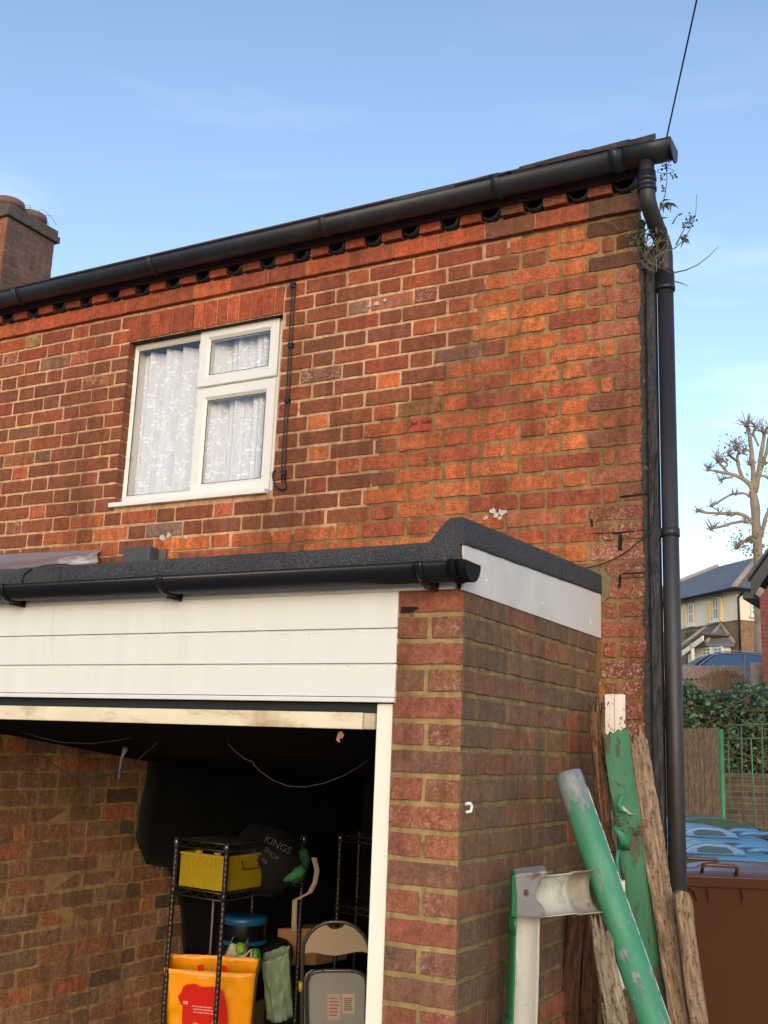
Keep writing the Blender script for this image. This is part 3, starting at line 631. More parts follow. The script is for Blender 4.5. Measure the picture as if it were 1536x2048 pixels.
while xv < fx1:
    zv = zc0+rl.uniform(-.1, .05); ph = rl.uniform(0, 6)
    while zv < zc1:
        pts = [(xv+.016*math.sin((zv+.012*i)*26+ph), zv+.012*i) for i in range(12)]
        if all(inb(*p) for p in pts): estroke(pts, [.0011]*12)
        for q in range(3):
            i = rl.randrange(1, 10); s = rl.choice((-1, 1)); p = pts[i]
            leaf(p[0], p[1], (0 if s > 0 else math.pi)+s*rl.uniform(.2, 1.0), rl.uniform(.018, .028))
        for q in range(2):
            i = rl.randrange(1, 10); s = rl.choice((-1, 1)); curl(pts[i][0], pts[i][1], 1.57-s*rl.uniform(.3, 1.2), rl.uniform(.013, .02), -s)
        zv += .10
    xv += rl.uniform(.036, .046)
em.build('embroidery', simple('white_thread', lin((246, 248, 248)), .8, .02), lace)

# cable clipped down the wall, satellite loop
cab = MB()
cpx = [(574, 520), (587, 545), (590, 580), (586, 640), (583, 700), (580, 760), (576, 820), (572, 880), (569, 935), (570, 962)]
p1 = [hy(x, y, H-.014) for x, y in cpx]; p2 = [hy(x-6+(2 if i < 2 else 0), y+3, H-.016) for i, (x, y) in enumerate(cpx)]
cab.tube(p1, .0036, 8); cab.tube(p2, .0034, 8)
cab.tube([hy(x, y, H-.02) for x, y in ((570, 962), (573, 972), (568, 980), (558, 978), (549, 968), (545, 952), (547, 944), (551, 940))], .0045, 8)
for x, y in ((588, 570), (584, 690), (577, 800), (570, 945)): cab.box(hy(x-9, y+5, H-.022), hy(x+5, y-3, H-.002))
tag(cab.build('wall_cable', CABLE), 'pair of thin black cables clipped down the brickwork right of the white window', 'cable')
# white flaked render patches and mortar smears on individual bricks
FLAKE = simple('old_white_paint', lin((190, 180, 172)), .8, .15, 40)
for x, y, s in ((985, 1022, .02), (1005, 1024, .025), (972, 1036, .014), (992, 1030, .018), (1000, 1036, .012), (755, 607, .018), (738, 612, .012), (770, 600, .012), (325, 1076, .026), (338, 1070, .02), (372, 1074, .016)):
    p = hy(x, y, H-.0085); n = 11; ring = [p+Vector((math.cos(6.283*i/n)*s*rnd(.4, 1.1), -.0012, math.sin(6.283*i/n)*s*.8*rnd(.4, 1.1))) for i in range(n)]; pt = MB(); pt.prism(ring[::-1], (0, .006, 0)); pt.build('paint_flake', FLAKE, house)
GAP = simple('open_joint', lin((16, 13, 12)), .95)  # proud dark strips painting the shade deep in open joints
for pp in (((1236, 1100), (1243, 1100), (1244, 1068), (1238, 1070)), ((1180, 1066), (1240, 1064), (1292, 1059), (1240, 1067)), ((1182, 1052), (1185, 1052), (1184, 1038), (1181, 1038)), ((1245, 1146), (1290, 1144), (1290, 1147), (1245, 1149)), ((1236, 1175), (1241, 1175), (1242, 1148), (1238, 1150)), ((1240, 992), (1296, 985), (1296, 988), (1242, 995))):
    mt = MB(); mt.prism([hy(x, y, H-.0095) for x, y in pp], (0, .012, 0)); mt.build('open_joint', GAP, house)
CEM = simple('grey_cement', lin((126, 108, 78)), .95, .15, 20, bmp=.6, bscale=60)
for x0, y0, x1, y1 in ((1185, 1140, 1222, 1205), (1165, 1128, 1200, 1150)):
    a, b = hy(x0, y1, H-.008), hy(x1, y0, H-.008); n = 14; cx_, cz_ = (a.x+b.x)/2, (a.z+b.z)/2
    ring = [Vector((cx_+(b.x-a.x)*.55*math.cos(6.283*i/n)*rnd(.8, 1.15), H-.010, cz_+(b.z-a.z)*.55*math.sin(6.283*i/n)*rnd(.85, 1.1))) for i in range(n)]; mt = MB(); mt.prism(ring[::-1], (0, .012, 0)); mt.build('cement_patch', CEM, house)
sg = text('pencil_scrawl', 'Jos  noel', .030, simple('pencil', lin((60, 26, 30)), .8), Matrix.Translation(hy(821, 851, H-.0105)) @ Matrix.Rotation(R(90), 4, 'X'), house)

# chimney stack behind the ridge
CB = hd(8, 500, 11.6); Dr = Vector((.03, 1, 0)).normalized(); Dx = Vector((1, 0, 0))
chim = MB(); cw, cl_ = .9, None
e1 = hpl(107, 500, CB, Vector((1, 0, 0))); cl_ = (e1-CB).y
O1 = Vector((CB.x, CB.y, 0)); ctop = hd(10, 425, 11.6).z
mcc = lambda a, b: sc3(lin((120, 108, 100)), rnd(.6, 1.2))
for (O_, Ua, Na, L) in ((O1, Vector((0, 1, 0)), Vector((1, 0, 0)), cl_), (O1-Vector((cw, 0, 0)), Vector((1, 0, 0)), Vector((0, -1, 0)), cw)):
    z = ctop; r_ = 0
    while z > ctop-2.4:
        u = 0 if r_ % 2 == 0 else -.11
        while u < L-.02:
            a, b = max(u, 0), min(u+.215, L); u += .225
            if b-a > .03: brick(chim, O_, Ua, UZ, Na, a, b, z-.066, z, .004, pick([(96, 80, 82), (88, 74, 78), (104, 82, 82), (80, 70, 74), (94, 76, 76)], .9) if Na.x > .5 else pick([(150, 86, 64), (138, 80, 62)]), (.3, .15, 0), .006)  # side face greyer and darker than the front: its shade painted in
        z -= .0765; r_ += 1
    mortar_grid(chim, O_, Ua, UZ, Na, 0, L, ctop-2.4, ctop, mcc, .15)
cho = chim.build('chimney', [BRICK, MORTAR], house, attr=True)
cp = MB(); COR = simple('chimney_cap', lin((84, 74, 70)), .9, .25, 10, bmp=.8, bscale=25, bdist=.015)
def crown(e, z0_, z1_): cp.box((O1.x-cw-e, O1.y-e, z0_), (O1.x+e, O1.y+cl_+e, z1_))
crown(.045, ctop, ctop+.075); crown(.025, ctop+.078, ctop+.15); crown(-.05, ctop+.152, ctop+.19)
cp.build('chimney_crown', COR, cho, bevel=.012).location = (0, 0, 0)
POT = simple('terracotta_pot', lin((118, 82, 76)), .8, .15, 8, dirt=lin((110, 98, 90)), dscale=5, dpos=(.45, .7))
for x, y in ((14, 430), (60, 450)):
    p = hpl(x, y, CB-Vector((.45, 0, 0)), Vector((1, 0, 0))); b = Vector((p.x, p.y, ctop+.14)); pm = MB(); rr = .16
    prof = [(.17, 0), (.165, .16), (.16, .22), (.185, .225), (.19, .26), (.18, .30), (.155, .302), (.145, .05)]
    n = 20; V = [b+Vector((math.cos(6.283*i/n)*r_, math.sin(6.283*i/n)*r_, h_)) for r_, h_ in prof for i in range(n)]
    pm.add(V, [(k*n+i, k*n+(i+1) % n, (k+1)*n+(i+1) % n, (k+1)*n+i) for k in range(len(prof)-1) for i in range(n)], smooth=True); pm.build('chimney_pot', POT, cho).location = (0, 0, 0)
    for k in range(5):
        wr = MB()
        a = rnd(0, 6.28); wr.tube([b+Vector((.17*math.cos(a), .17*math.sin(a), .29)), b+Vector((.2*math.cos(a+.3), .26*math.sin(a+.3), .34)), b+Vector((.28*math.cos(a+.5), .3*math.sin(a+.5), .24))], .003, 5)
        wr.build('wire_guard', LEAD, cho).location = (0, 0, 0)

# overhead wire
ow = MB(); A = hy(1330, 290, H+.1); B = hy(1400, -30, H-.5); ow.tube([A+(B-A)*t for t in (0, .5, 1, 3)], .0035, 6)
tag(ow.build('overhead_wire', CABLE), 'thin black wire rising into the sky above the gutter end', 'wire')

# ================================================================== GARAGE
garage = thing('garage', 'flat roofed brick garage with white cladding and open door below the house window', 'garage', (-2.5, G, 0))
gw = MB(); GC = .0757; gj = .0150
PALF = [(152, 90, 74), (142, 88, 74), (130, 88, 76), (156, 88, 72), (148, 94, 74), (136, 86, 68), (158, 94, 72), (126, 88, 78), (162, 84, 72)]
PALS = [(104, 82, 72), (114, 82, 70), (98, 78, 68), (130, 80, 62), (112, 84, 68), (94, 74, 66), (122, 76, 60)]  # side bricks and gms mortar: the side's shade painted into their colour
GX0 = -1.478; gmc = lambda a, b: sc3(lin((168, 142, 96)), rnd(.86, 1.1)); gms = lambda a, b: sc3(lin((140, 120, 82)), rnd(.8, 1.1))
OF, OS = Vector((0, G, 0)), Vector((XC, 0, 0)); z = .0034+CAMZ+GC*6; row = 0
while z > 0:
    z0 = z-GC+gj; fxs = (.25, .35, 0)
    if row % 2 == 0:
        brick(gw, OF, UX, UZ, NF, GX0+.004, XC, z0, z, rnd(.004, .007), pick(PALF, .86), (.25, .3 if random.random() < .5 else .05, 0), .0035); fr = [.102]
    else:
        mdl = (GX0+XC)/2+rnd(-.004, .004); fr = [.215]
        brick(gw, OF, UX, UZ, NF, GX0+.004, mdl-gj/2, z0, z, rnd(.004, .007), pick(PALF, .86), (.25, .1, 0), .0035); brick(gw, OF, UX, UZ, NF, mdl+gj/2, XC, z0, z, rnd(.004, .007), pick(PALF, .86), (.25, .3, 0), .0035)
    u = G; k = 0; seq = [.102, .215, .215, .102, .215, .102, .215] if row % 2 == 0 else [.215, .215, .102, .102, .215, .215, .102, .215]
    for L in seq:
        L = L*rnd(.97, 1.03); b_ = min(u+L, H-.03)
        if b_-u > .03:
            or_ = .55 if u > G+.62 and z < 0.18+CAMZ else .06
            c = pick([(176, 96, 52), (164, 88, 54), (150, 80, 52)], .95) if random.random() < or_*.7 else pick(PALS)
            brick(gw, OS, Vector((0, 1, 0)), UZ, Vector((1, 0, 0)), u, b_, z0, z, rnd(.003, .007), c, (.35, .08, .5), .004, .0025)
        u += L+.011
    z -= GC; row += 1
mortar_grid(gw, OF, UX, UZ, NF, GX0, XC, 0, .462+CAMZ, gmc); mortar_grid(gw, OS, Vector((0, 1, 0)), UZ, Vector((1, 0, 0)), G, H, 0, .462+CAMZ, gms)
# inner faces: return and back wall (shade painted in), left wall of bare brick
LX = -3.74; BKY = 6.6; RBX = -2.1
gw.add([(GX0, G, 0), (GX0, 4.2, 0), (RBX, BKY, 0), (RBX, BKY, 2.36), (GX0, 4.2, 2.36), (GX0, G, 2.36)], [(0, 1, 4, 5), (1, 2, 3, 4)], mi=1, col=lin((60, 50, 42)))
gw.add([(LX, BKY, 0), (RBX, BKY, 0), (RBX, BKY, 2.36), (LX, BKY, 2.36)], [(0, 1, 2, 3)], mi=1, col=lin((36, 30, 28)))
PALI = [(138, 108, 84), (144, 110, 86), (150, 104, 80), (160, 106, 82), (132, 104, 84), (124, 98, 80), (148, 102, 78), (166, 126, 104)]
mi_ = lambda a, b: sc3(lin((176, 144, 100)), rnd(.8, 1.1)); z = 2.30; row = 0
while z > .45:
    u = G+.078-(.11 if row % 2 and False else 0); k = row % 2
    while u < BKY:
        L = (.215 if (k % 2 == 0 or random.random() < .25) else .10)*rnd(.92, 1.06); k += 1
        c = pick(PALI, 1.0)
        if u > 4.0 and random.random() < .13: c = pick([(92, 80, 68), (100, 84, 70), (80, 72, 66)])
        if random.random() < .1: c = pick([(182, 104, 80), (194, 122, 88)])
        brick(gw, Vector((LX, 0, 0)), Vector((0, 1, 0)), UZ, Vector((1, 0, 0)), u, u+L, z-.063+rnd(-.002, .002), z+rnd(-.003, .003), rnd(.0, .008), c, (.75, .25 if random.random() < .3 else .08, .25), .012, .0035); u += L+rnd(.010, .018)
    z -= .0762; row += 1
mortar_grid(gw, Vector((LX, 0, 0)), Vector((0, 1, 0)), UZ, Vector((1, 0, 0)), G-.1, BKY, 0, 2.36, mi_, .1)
gw.add([(LX-.25, G, 0), (LX, G, 0), (LX, G, 2.5), (LX-.25, G, 2.5)], [(0, 1, 2, 3)], mi=1, col=lin((130, 100, 80)))
z = .133+CAMZ+GC*4; row = 0                              # brick front to the left of the door
while z > 0:
    u = LX; k = row % 2
    while u > -6.5:
        L = (.215 if k % 2 == 0 else .1025)*rnd(.98, 1.02); k += 1
        brick(gw, Vector((0, G+.012, 0)), UX, UZ, NF, u-L, u, z-GC+gj, z, rnd(.003, .006), pick(PALF, .86), (.25, .1, 0), .0035); u -= L+.011
    z -= GC; row += 1
mortar_grid(gw, Vector((0, G+.012, 0)), UX, UZ, NF, -6.6, LX, 0, .47+CAMZ, gmc, .2)
gwo = gw.build('wall', [BRICK, MORTAR], garage, attr=True)
fl = MB(); fl.prism([(LX-.2, G-.02, -.1), (XC-.05, G-.02, -.1), (XC-.05, 4.05, -.1), (RBX, BKY, -.1), (LX-.2, BKY, -.1)], (0, 0, .112)); fl.build('floor_slab', simple('garage_floor', lin((112, 104, 96)), .9, .2, 3), garage)
# flat roof deck
rd = MB(); rd.box((-6.6, G+.02, .47+CAMZ), (XC+.008, H-.005, .56+CAMZ)); rd.prism([(-6.6, H+.13, .47+CAMZ), (XC-.25, H+.13, .47+CAMZ), (RBX, BKY+.02, .47+CAMZ), (-6.6, BKY+.02, .47+CAMZ)], (0, 0, .07)); rd.box((-6.6,H-.004,.47+CAMZ),(XC-.24,H+.129,.54+CAMZ))
rdo = rd.build('flat_roof', simple('roof_deck', lin((70, 60, 50)), .9), garage)
# mineral felt: upstand along the front, kerb at the gable side
ft = MB(); fz0, fz1, yf = .522+CAMZ, .598+CAMZ, G-.035
def sweepx(mb, prof, x0, x1, n, jz=.0015):
    V = []
    for i in range(n+1):
        x = x0+(x1-x0)*i/n
        for (y, z_) in prof: V.append((x, y+rnd(-1, 1)*.0012, z_+jz*rnd(-1, 1)))
    m_ = len(prof); mb.add(V, [(i*m_+j, (i+1)*m_+j, (i+1)*m_+j+1, i*m_+j+1) for i in range(n) for j in range(m_-1)], smooth=True)
sweepx(ft, [(yf+.012, fz0), (yf, fz0), (yf-.001, fz0+.03), (yf-.001, fz1-.012), (yf+.004, fz1-.003), (yf+.014, fz1), (yf+.1, fz1-.008), (yf+.3, fz1-.02), (H, fz1-.015)], -6.6, -1.272, 120)
# side kerb with sloped shoulder
kx = XC+.012; prof = [(-1.40, fz1-.012), (-1.36, fz1-.002), (-1.305, fz1+.058), (-1.290, fz1+.066), (kx-.006, fz1+.068), (kx+.001, fz1+.06), (kx+.002, fz1+.0), (kx+.002, fz1-.014), (kx-.010, fz1-.014)]
V = []; n = 40
for i in range(n+1):
    y = yf+(H-.012-yf)*i/n; rise = .045*i/n
    for x, z_ in prof: V.append((x, y, z_+rise*(1 if x > -1.33 else .3)+rnd(-.0012, .0012)))
m_ = len(prof); ft.add(V, [(i*m_+j, i*m_+j+1, (i+1)*m_+j+1, (i+1)*m_+j) for i in range(n) for j in range(m_-1)], smooth=True)
ft.add([V[j] for j in range(m_)]+[(kx+.002, yf, fz0), (-1.40, yf, fz0)], [tuple(range(m_+1, -1, -1))], smooth=False)
# lap joints
for x, w_ in ((hy(440, 1110, yf).x, .25), (hy(40, 1150, yf).x, .2)):
    ft.obox((x, yf-.0042, fz0+.001), (w_, 0, 0), (0, .003, 0), (0, 0, fz1-fz0-.004))
ky = hx(1122, 1140, kx).y; ft.obox((kx+.0022, ky, fz1+.02), (0, .22, .0045), (.003, 0, 0), (0, 0, .06))
ft.build('roofing_felt', FELT, rdo, ).location = (0, 0, 0)
# white fascia board on the gable side with screw caps
sb = MB(); b0, b1 = Vector((XC+.004, G-.028, .454+CAMZ)), Vector((XC+.004, H-.014, .456+CAMZ))
sb.prism([b0, b1, b1+Vector((0, 0, .175)), b0+Vector((0, 0, .135))][::-1], (.006, 0, 0)); sbo = sb.build('side_fascia', SOFFIT, garage)
WCAP = simple('white_cap', lin((240, 240, 240)), .3)
for x, y in ((973, 1161), (1085, 1206), (1181, 1240), (1181, 1246)):
    p = hx(x, y, XC+.010); sw = MB(); sw.sphere(p, .004, 8, 6, sx=.6); sw.build('screw_cap', WCAP, sbo).location = (0, 0, 0)
# front gutter: new black half-round on white fascia
ff = MB(); ff.box((-6.6, G-.016, .46+CAMZ), (-1.28, G-.002, .524+CAMZ)); ff.build('front_fascia', SOFFIT, garage)
GGY, GGZ, GGR = G-.075, .522+CAMZ, .052
gg = MB(); gx1 = hy(922, 1150, GGY).x
gg.trough((-6.6, GGY, GGZ), (gx1+.02, GGY, GGZ), (0, 0, -1), (0, 1, 0), GGR, .003, n=16)
ggo = gg.build('gutter', BLACKPVC, garage)
ce = MB(); cx1 = gx1+.030
ce.trough((gx1-.014, GGY, GGZ+.002), (gx1+.004, GGY, GGZ+.002), (0, 0, -1), (0, 1, 0), GGR+.008, .008, n=16); ce.trough((gx1+.008, GGY, GGZ+.001), (cx1, GGY, GGZ+.001), (0, 0, -1), (0, 1, 0), GGR+.004, .006, n=16)
ce.prism([Vector((cx1, GGY+math.cos(math.pi*j/16)*(GGR+.004), GGZ-math.sin(math.pi*j/16)*(GGR+.004))) for j in range(17)], (.006, 0, 0))
ce.build('gutter_end_cap', simple('matt_black_pvc', lin((14, 14, 15)), .65, .1, 4, spec=.15), ggo).location = (0, 0, 0)
for x, y in ((838, 1160), (318, 1180), (0, 1205)):
    X = hy(x, y, GGY-.05).x; bkm = MB(); bkm.trough((X-.011, GGY, GGZ+.001), (X+.011, GGY, GGZ+.001), (0, 0, -1), (0, 1, 0), GGR+.009, .008, n=16)
    bkm.box((X-.011, GGY+GGR-.004, GGZ-.06), (X+.011, G-.017, GGZ-.005)); bkm.box((X-.009, GGY-.0, GGZ-GGR-.016), (X+.009, G-.017, GGZ-GGR+.012)); bkm.build('gutter_bracket', BLACKPVC, ggo).location = (0, 0, 0)
# lintel brick course / dark soffit board over the pillar and the gap beside it
lb = MB(); lb.box((GX0+.006, G-.004, .405+CAMZ), (XC-.004, G+.1, .462+CAMZ)); lb.build('pillar_padstone', simple('stained_timber', lin((112, 78, 52)), .85, .25, 9, bmp=.5, bscale=40, stretch=(.4, 1, 1)), garage, bevel=.004)
lb = MB(); lb.prism([hy(x, y, G-.0065) for x, y in ((801, 1226), (826, 1224), (838, 1216), (832, 1213), (802, 1214))], (0, .02, 0)); lb.build('mortar_gap', GAP, garage)  # dark strip painting the shade inside the gap
# three shiplap boards of the cladding
cz = [.470+CAMZ, .352+CAMZ, .2485+CAMZ, .151+CAMZ, .134+CAMZ]; clx1 = GX0+.011
for i in range(3):
    b = MB(); z1_, z0_ = cz[i], cz[i+1]; y0 = G-.012
    prof = [(y0, z0_+.001), (y0, z1_-.014), (y0+.0015, z1_-.012), (y0+.0035, z1_-.011), (y0+.0035, z1_-.0045), (y0+.006, z1_-.0035), (y0+.009, z1_), (y0+.014, z1_), (y0+.014, z0_+.001)]
    b.prism([Vector((-6.6, y, z_)) for y, z_ in prof], (clx1+6.6, 0, 0)); bo = b.build('cladding_board', UPVC, garage, bevel=.0008, seg=1)
b = MB(); b.box((-6.6, G-.0165, .136+CAMZ), (clx1, G, .150+CAMZ)); b.build('cladding_trim', UPVC, garage, bevel=.002)
for x, y in ((205, 1276), (205, 1332), (618, 1268), (697, 1330), (778, 1329)): cs_ = MB(); cs_.sphere(hy(x, y, G-.0125), .0032, 8, 6, sy=.5); cs_.build('cladding_pin', UPVC, garage)
# timber door frame post, head beam, raised door seen edge-on
fr = MB(); fr.box((-1.533, G+.006, 0), (GX0-.0, G+.075, .133+CAMZ)); fr.build('door_post', FRAMEPAINT, garage, bevel=.003)
hb = MB(); hb.box((-6.6, G+.03, .085+CAMZ), (-1.534, G+.09, .134+CAMZ)); hb.build('door_head', DARKBEAM, garage)
dr = thing('garage_door', 'raised up and over garage door showing its flaking cream bottom edge', 'garage door', (-2.5, G, 1.95))
d_ = MB(); d_.box((-3.72, G-.005, .058+CAMZ), (-1.575, G+.033, .106+CAMZ)); d_.build('door_bottom_edge', DOORWOOD, dr, bevel=.003)
d_ = MB(); d_.box((-1.573, G-.004, .058+CAMZ), (-1.537, G+.033, .105+CAMZ)); d_.build('door_corner_block', simple('worn_block', lin((190, 172, 142)), .7, .12, 20, bmp=.4), dr, bevel=.006)
d_ = MB(); d_.prism([(-3.72, G+.035, .075+CAMZ), (-3.72, G+1.95, -.14+CAMZ), (-3.72, G+1.95, -.115+CAMZ), (-3.72, G+.035, .10+CAMZ)], (2.18, 0, 0)); d_.build('door_panel', simple('door_inside', lin((10, 10, 10)), .9, spec=.1), dr)  # inner end tilted down and blackened to shade the upper garage
# plastic sheet flashing and small outside light on the roof
ps = MB(); P = [(hy(-60, 1112, H-.004), hy(-60, 1160, H-.10)), (hy(60, 1107, H-.004), hy(60, 1150, H-.10)), (hy(140, 1102, H-.004), hy(140, 1142, H-.10)), (hy(203, 1098, H-.004), hy(188, 1138, H-.10))]
n = 14; V = []
for k in range(len(P)):
    for j in range(n+1):
        t = j/n; p = P[k][0].lerp(P[k][1], t); V.append(p+Vector((0, -.012*math.sin(t*9+k*1.7), .004*math.sin(t*14+k))))
n1 = n+1; ps.add(V, [(k*n1+j, (k+1)*n1+j, (k+1)*n1+j+1, k*n1+j+1) for k in range(len(P)-1) for j in range(n)], smooth=True)
pso = ps.build('plastic_flashing', simple('smoky_plastic', lin((128, 108, 104)), .22, .15, 3, dirt=lin((206, 200, 196)), dscale=8, dpos=(.56, .72), stretch=(.3, 1, 1)))
tag(pso, 'smoky plastic sheet lying against the brick wall left of the small grey lamp', 'plastic sheet')
md = pso.modifiers.new('s', 'SOLIDIFY'); md.thickness = .004
ol = thing('outside_lamp', 'small dark grey box lamp on the wall just above the garage felt', 'lamp', tuple(hy(280, 1120, H)))
a = hy(245, 1130, H-.09); b = hy(300, 1092, H-.09); lm = MB(); lm.box((a.x, H-.10, a.z-.04), (b.x+.01, H-.03, b.z)); lm.build('lamp_housing', simple('lamp_grey', lin((66, 66, 68)), .5, .08), ol, bevel=.014)
lm = MB(); lm.box((a.x+.05, H-.028, a.z-.03), (b.x+.045, H-.008, b.z-.004)); lm.build('lamp_backplate', simple('lamp_plate', lin((96, 92, 88)), .5), ol, bevel=.003)
# felt-top cable and house cable to the pipe
cb2 = MB(); A, B = hy(1302, 1064, H-.005), hy(1168, 1138, H-.02); pts = [A.lerp(B, t)+Vector((0, -.01, -.03*math.sin(t*3.14))) for t in [i/10 for i in range(11)]]
up = [hy(x, y, H+.015) for x, y in ((1313, 905), (1310, 960), (1312, 1010), (1308, 1045))]; cb2.tube(up+pts, .0026, 6)
tag(cb2.build('loose_cable', CABLE), 'thin black cable slung from the pipe bracket to the garage roof', 'cable')
cb3 = MB(); cb3.tube([hy(x, y, G-.045) for x, y in ((44, 1172), (44, 1158), (50, 1146), (62, 1138))]+[hy(x, y, G+.1) for x, y in ((90, 1131), (120, 1129), (150, 1131))], .003, 6)
tag(cb3.build('roof_cable', CABLE), 'short black cable trailing over the front edge of the garage felt', 'cable')
ck = MB(); p = hx(932, 1615, XC+.008); ck.tube([p+Vector((.004, -.012, .010)), p+Vector((.012, .0, .012)), p+Vector((.014, .008, .004)), p+Vector((.012, .006, -.010)), p+Vector((.003, -.006, -.012))], .0045, 8)
tag(ck.build('cable_clip', simple('white_clip', lin((232, 228, 222)), .4, .02)), 'tiny white plastic clip on the garage corner brickwork', 'clip')

# ================================================================== THINGS IN THE GARAGE
WIRE = simple('shelf_wire', lin((96, 92, 88)), .35, .2, 20, metal=.8)
POSTM = simple('shelf_post', lin((70, 66, 62)), .4, .3, 60, metal=.7)
def wire_shelf(label, A, B, Cc, tiers, ztop_, grp='chrome wire shelving units in the garage'):
    """rack with posts at A (left front), B (right front), Cc (right rear) and the fourth implied"""
    t = thing('wire_shelf_unit', label, 'shelving', (A.x, A.y, 0), grp); D_ = A+(Cc-B); cs_ = [Vector((p.x, p.y, 0)) for p in (A, B, Cc, D_)]
    for p in cs_:
        pm = MB(); zs_ = [0.0]; rs_ = [.0125]; z = .03
        while z < ztop_-.02:
            zs_ += [z, z+.003, z+.006]; rs_ += [.0125, .0108, .0125]; z += .026
        zs_.append(ztop_); rs_.append(.0125); pm.tube([p+Vector((0, 0, z)) for z in zs_], rs_, 10); po = pm.build('post', POSTM, t)
        gm_ = MB()
        for k in range(int((ztop_-.1)/.052)): gm_.sphere(p+(CAM-p).normalized()*.0122+Vector((0, 0, 0))+UZ*(.08+.052*k-(CAM-p).normalized().z*.0122), .0024, 6, 4)
        gm_.build('post_studs', CHROME, po).location = (0, 0, 0)
    for zt in tiers:
        sh = MB()
        for i in range(4):
            a, b = cs_[i], cs_[(i+1) % 4]; sh.tube([a+UZ*zt, b+UZ*zt], .0032, 6); sh.tube([a+UZ*(zt-.032), b+UZ*(zt-.032)], .0032, 6)
            L = (b-a).length; n = max(4, int(L/.045)); sh.tube([a.lerp(b, k/n)+UZ*(zt-(.030 if k % 2 else .002)) for k in range(n+1)], .002, 5)
        n = 12
        for k in range(1, n): sh.tube([cs_[0].lerp(cs_[1], k/n)+UZ*(zt+.002), cs_[3].lerp(cs_[2], k/n)+UZ*(zt+.002)], .0018, 5)
        sh.build('wire_tray', WIRE, t)
        for p in cs_:
            c = MB(); c.tube([p+UZ*(zt-.036), p+UZ*(zt+.012)], [.0165, .0145], 10); c.build('tray_collar', CHROME if zt > ztop_-.03 else POSTM, t)
    return t
S1A, S1B = hd(354, 1676, 5.36), hd(455, 1682, 5.16); S1T = (S1A.z+S1B.z)/2; S1C = hd(607, 1700, 5.78)
T2 = hd(450, 1786, 5.16).z
wire_shelf('chrome wire shelving unit holding the yellow crate beside the inner brick wall', S1A, S1B, S1C, [S1T-.012, T2, .34], S1T)
S2A = hd(681, 1667, 6.05); S2B = hd(790, 1675, 5.9); S2C = S2B+(hd(719, 1664, 6.35)-S2A)
T22 = hd(676, 1808, 6.05).z
wire_shelf('chrome wire shelving unit half hidden by the cream door post, behind the folding chair', S2A, S2B, S2C, [S2A.z-.012, T22, .6], S2A.z)
ax = (S1B-S1A); ax.z = 0; axn = ax.normalized(); ay_ = (S1C-S1B); ay_.z = 0; ayn = ay_.normalized()
base = Vector((S1A.x, S1A.y, 0))
# yellow crate with bottles
CR = simple('yellow_crate', lin((182, 154, 26)), .45, .08, 6); CR2 = simple('yellow_crate_rib', lin((196, 168, 36)), .4)
cr_ = thing('plastic_crate', 'translucent yellow plastic crate with side handle on the wire shelf', 'crate', tuple(base+UZ*T2))
o = base+axn*.018+ayn*.03+UZ*(T2+.006); cw_, cl2, ch_ = ax.length-.035, .42, .150
for nm, a, u_, v_ in (('crate_wall', o, axn*cw_, ayn*.006), ('crate_wall', o+axn*(cw_-.006)+ayn*.0065, axn*.006, ayn*(cl2-.013)), ('crate_wall', o+ayn*(cl2-.006), axn*cw_, ayn*.006), ('crate_wall', o+ayn*.0065, axn*.006, ayn*(cl2-.013))):
    b = MB(); b.obox(a, u_, v_, UZ*ch_); wl = b.build(nm, CR, cr_, bevel=.002)
b = MB(); b.obox(o+UZ*.0005+axn*.007+ayn*.007, axn*(cw_-.014), ayn*(cl2-.014), UZ*.006); b.build('crate_floor', CR, cr_)
b = MB(); e = .007; q = o-axn*e-ayn*e+UZ*(ch_+.0005)
b.obox(q, axn*(cw_+2*e), ayn*.014, UZ*.012); b.obox(q+axn*(cw_+2*e-.014)+ayn*.0141, axn*.014, ayn*(cl2-.014), UZ*.012); b.obox(q+ayn*.0141, axn*.014, ayn*(cl2-.014), UZ*.012); b.obox(q+ayn*(cl2+.0002), axn*(cw_+2*e), ayn*.014, UZ*.012)
b.build('crate_rim', CR2, cr_, bevel=.002)
for k in range(5):
    b = MB(); b.obox(o+axn*(cw_*k/4-.003 if k else 0)-ayn*.006, axn*.006, ayn*.0055, UZ*(ch_-.002)); b.build('crate_rib', CR2, cr_)
hb_ = MB(); hh = o+axn*(cw_+.004)+ayn*.12+UZ*.095; hb_.tube([hh+UZ*.04, hh+axn*.012+UZ*.02, hh+axn*.014, hh+axn*.014+ayn*.14, hh+axn*.012+ayn*.14+UZ*.02, hh+ayn*.14+UZ*.04], .0035, 8); hb_.build('crate_handle', WIRE, cr_)
MILK = simple('milk_jug', lin((226, 200, 110)), .5, .05)
for k in (0, 1):
    j = MB(); c = o+axn*(.07+.13*k)+ayn*.06+UZ*.008
    j.tube([c, c+UZ*.10, c+UZ*.13, c+UZ*.145, c+UZ*.16], [.045, .045, .03, .018, .018], 16); tag(j.build('plastic_bottle', MILK), 'pale squat plastic bottle inside the yellow crate, '+('nearest the brick wall' if k == 0 else 'nearest the front post of the shelf'), 'bottle', 'bottles in the crate')
sn_ = MB(); c = hd(406, 1729, 5.27)
for k, r_ in enumerate((.052, .040, .028)):
    sn_.tube([c+axn*math.cos(a)*r_+UZ*(math.sin(a)*r_*.9)+ayn*.02*k*.2 for a in [i*math.pi/12 for i in range(13)]], .0058, 8)
tag(sn_.build('hose_coil', simple('white_hose', lin((206, 200, 188)), .5)), 'white coil of hose sticking out of the yellow crate', 'hose')
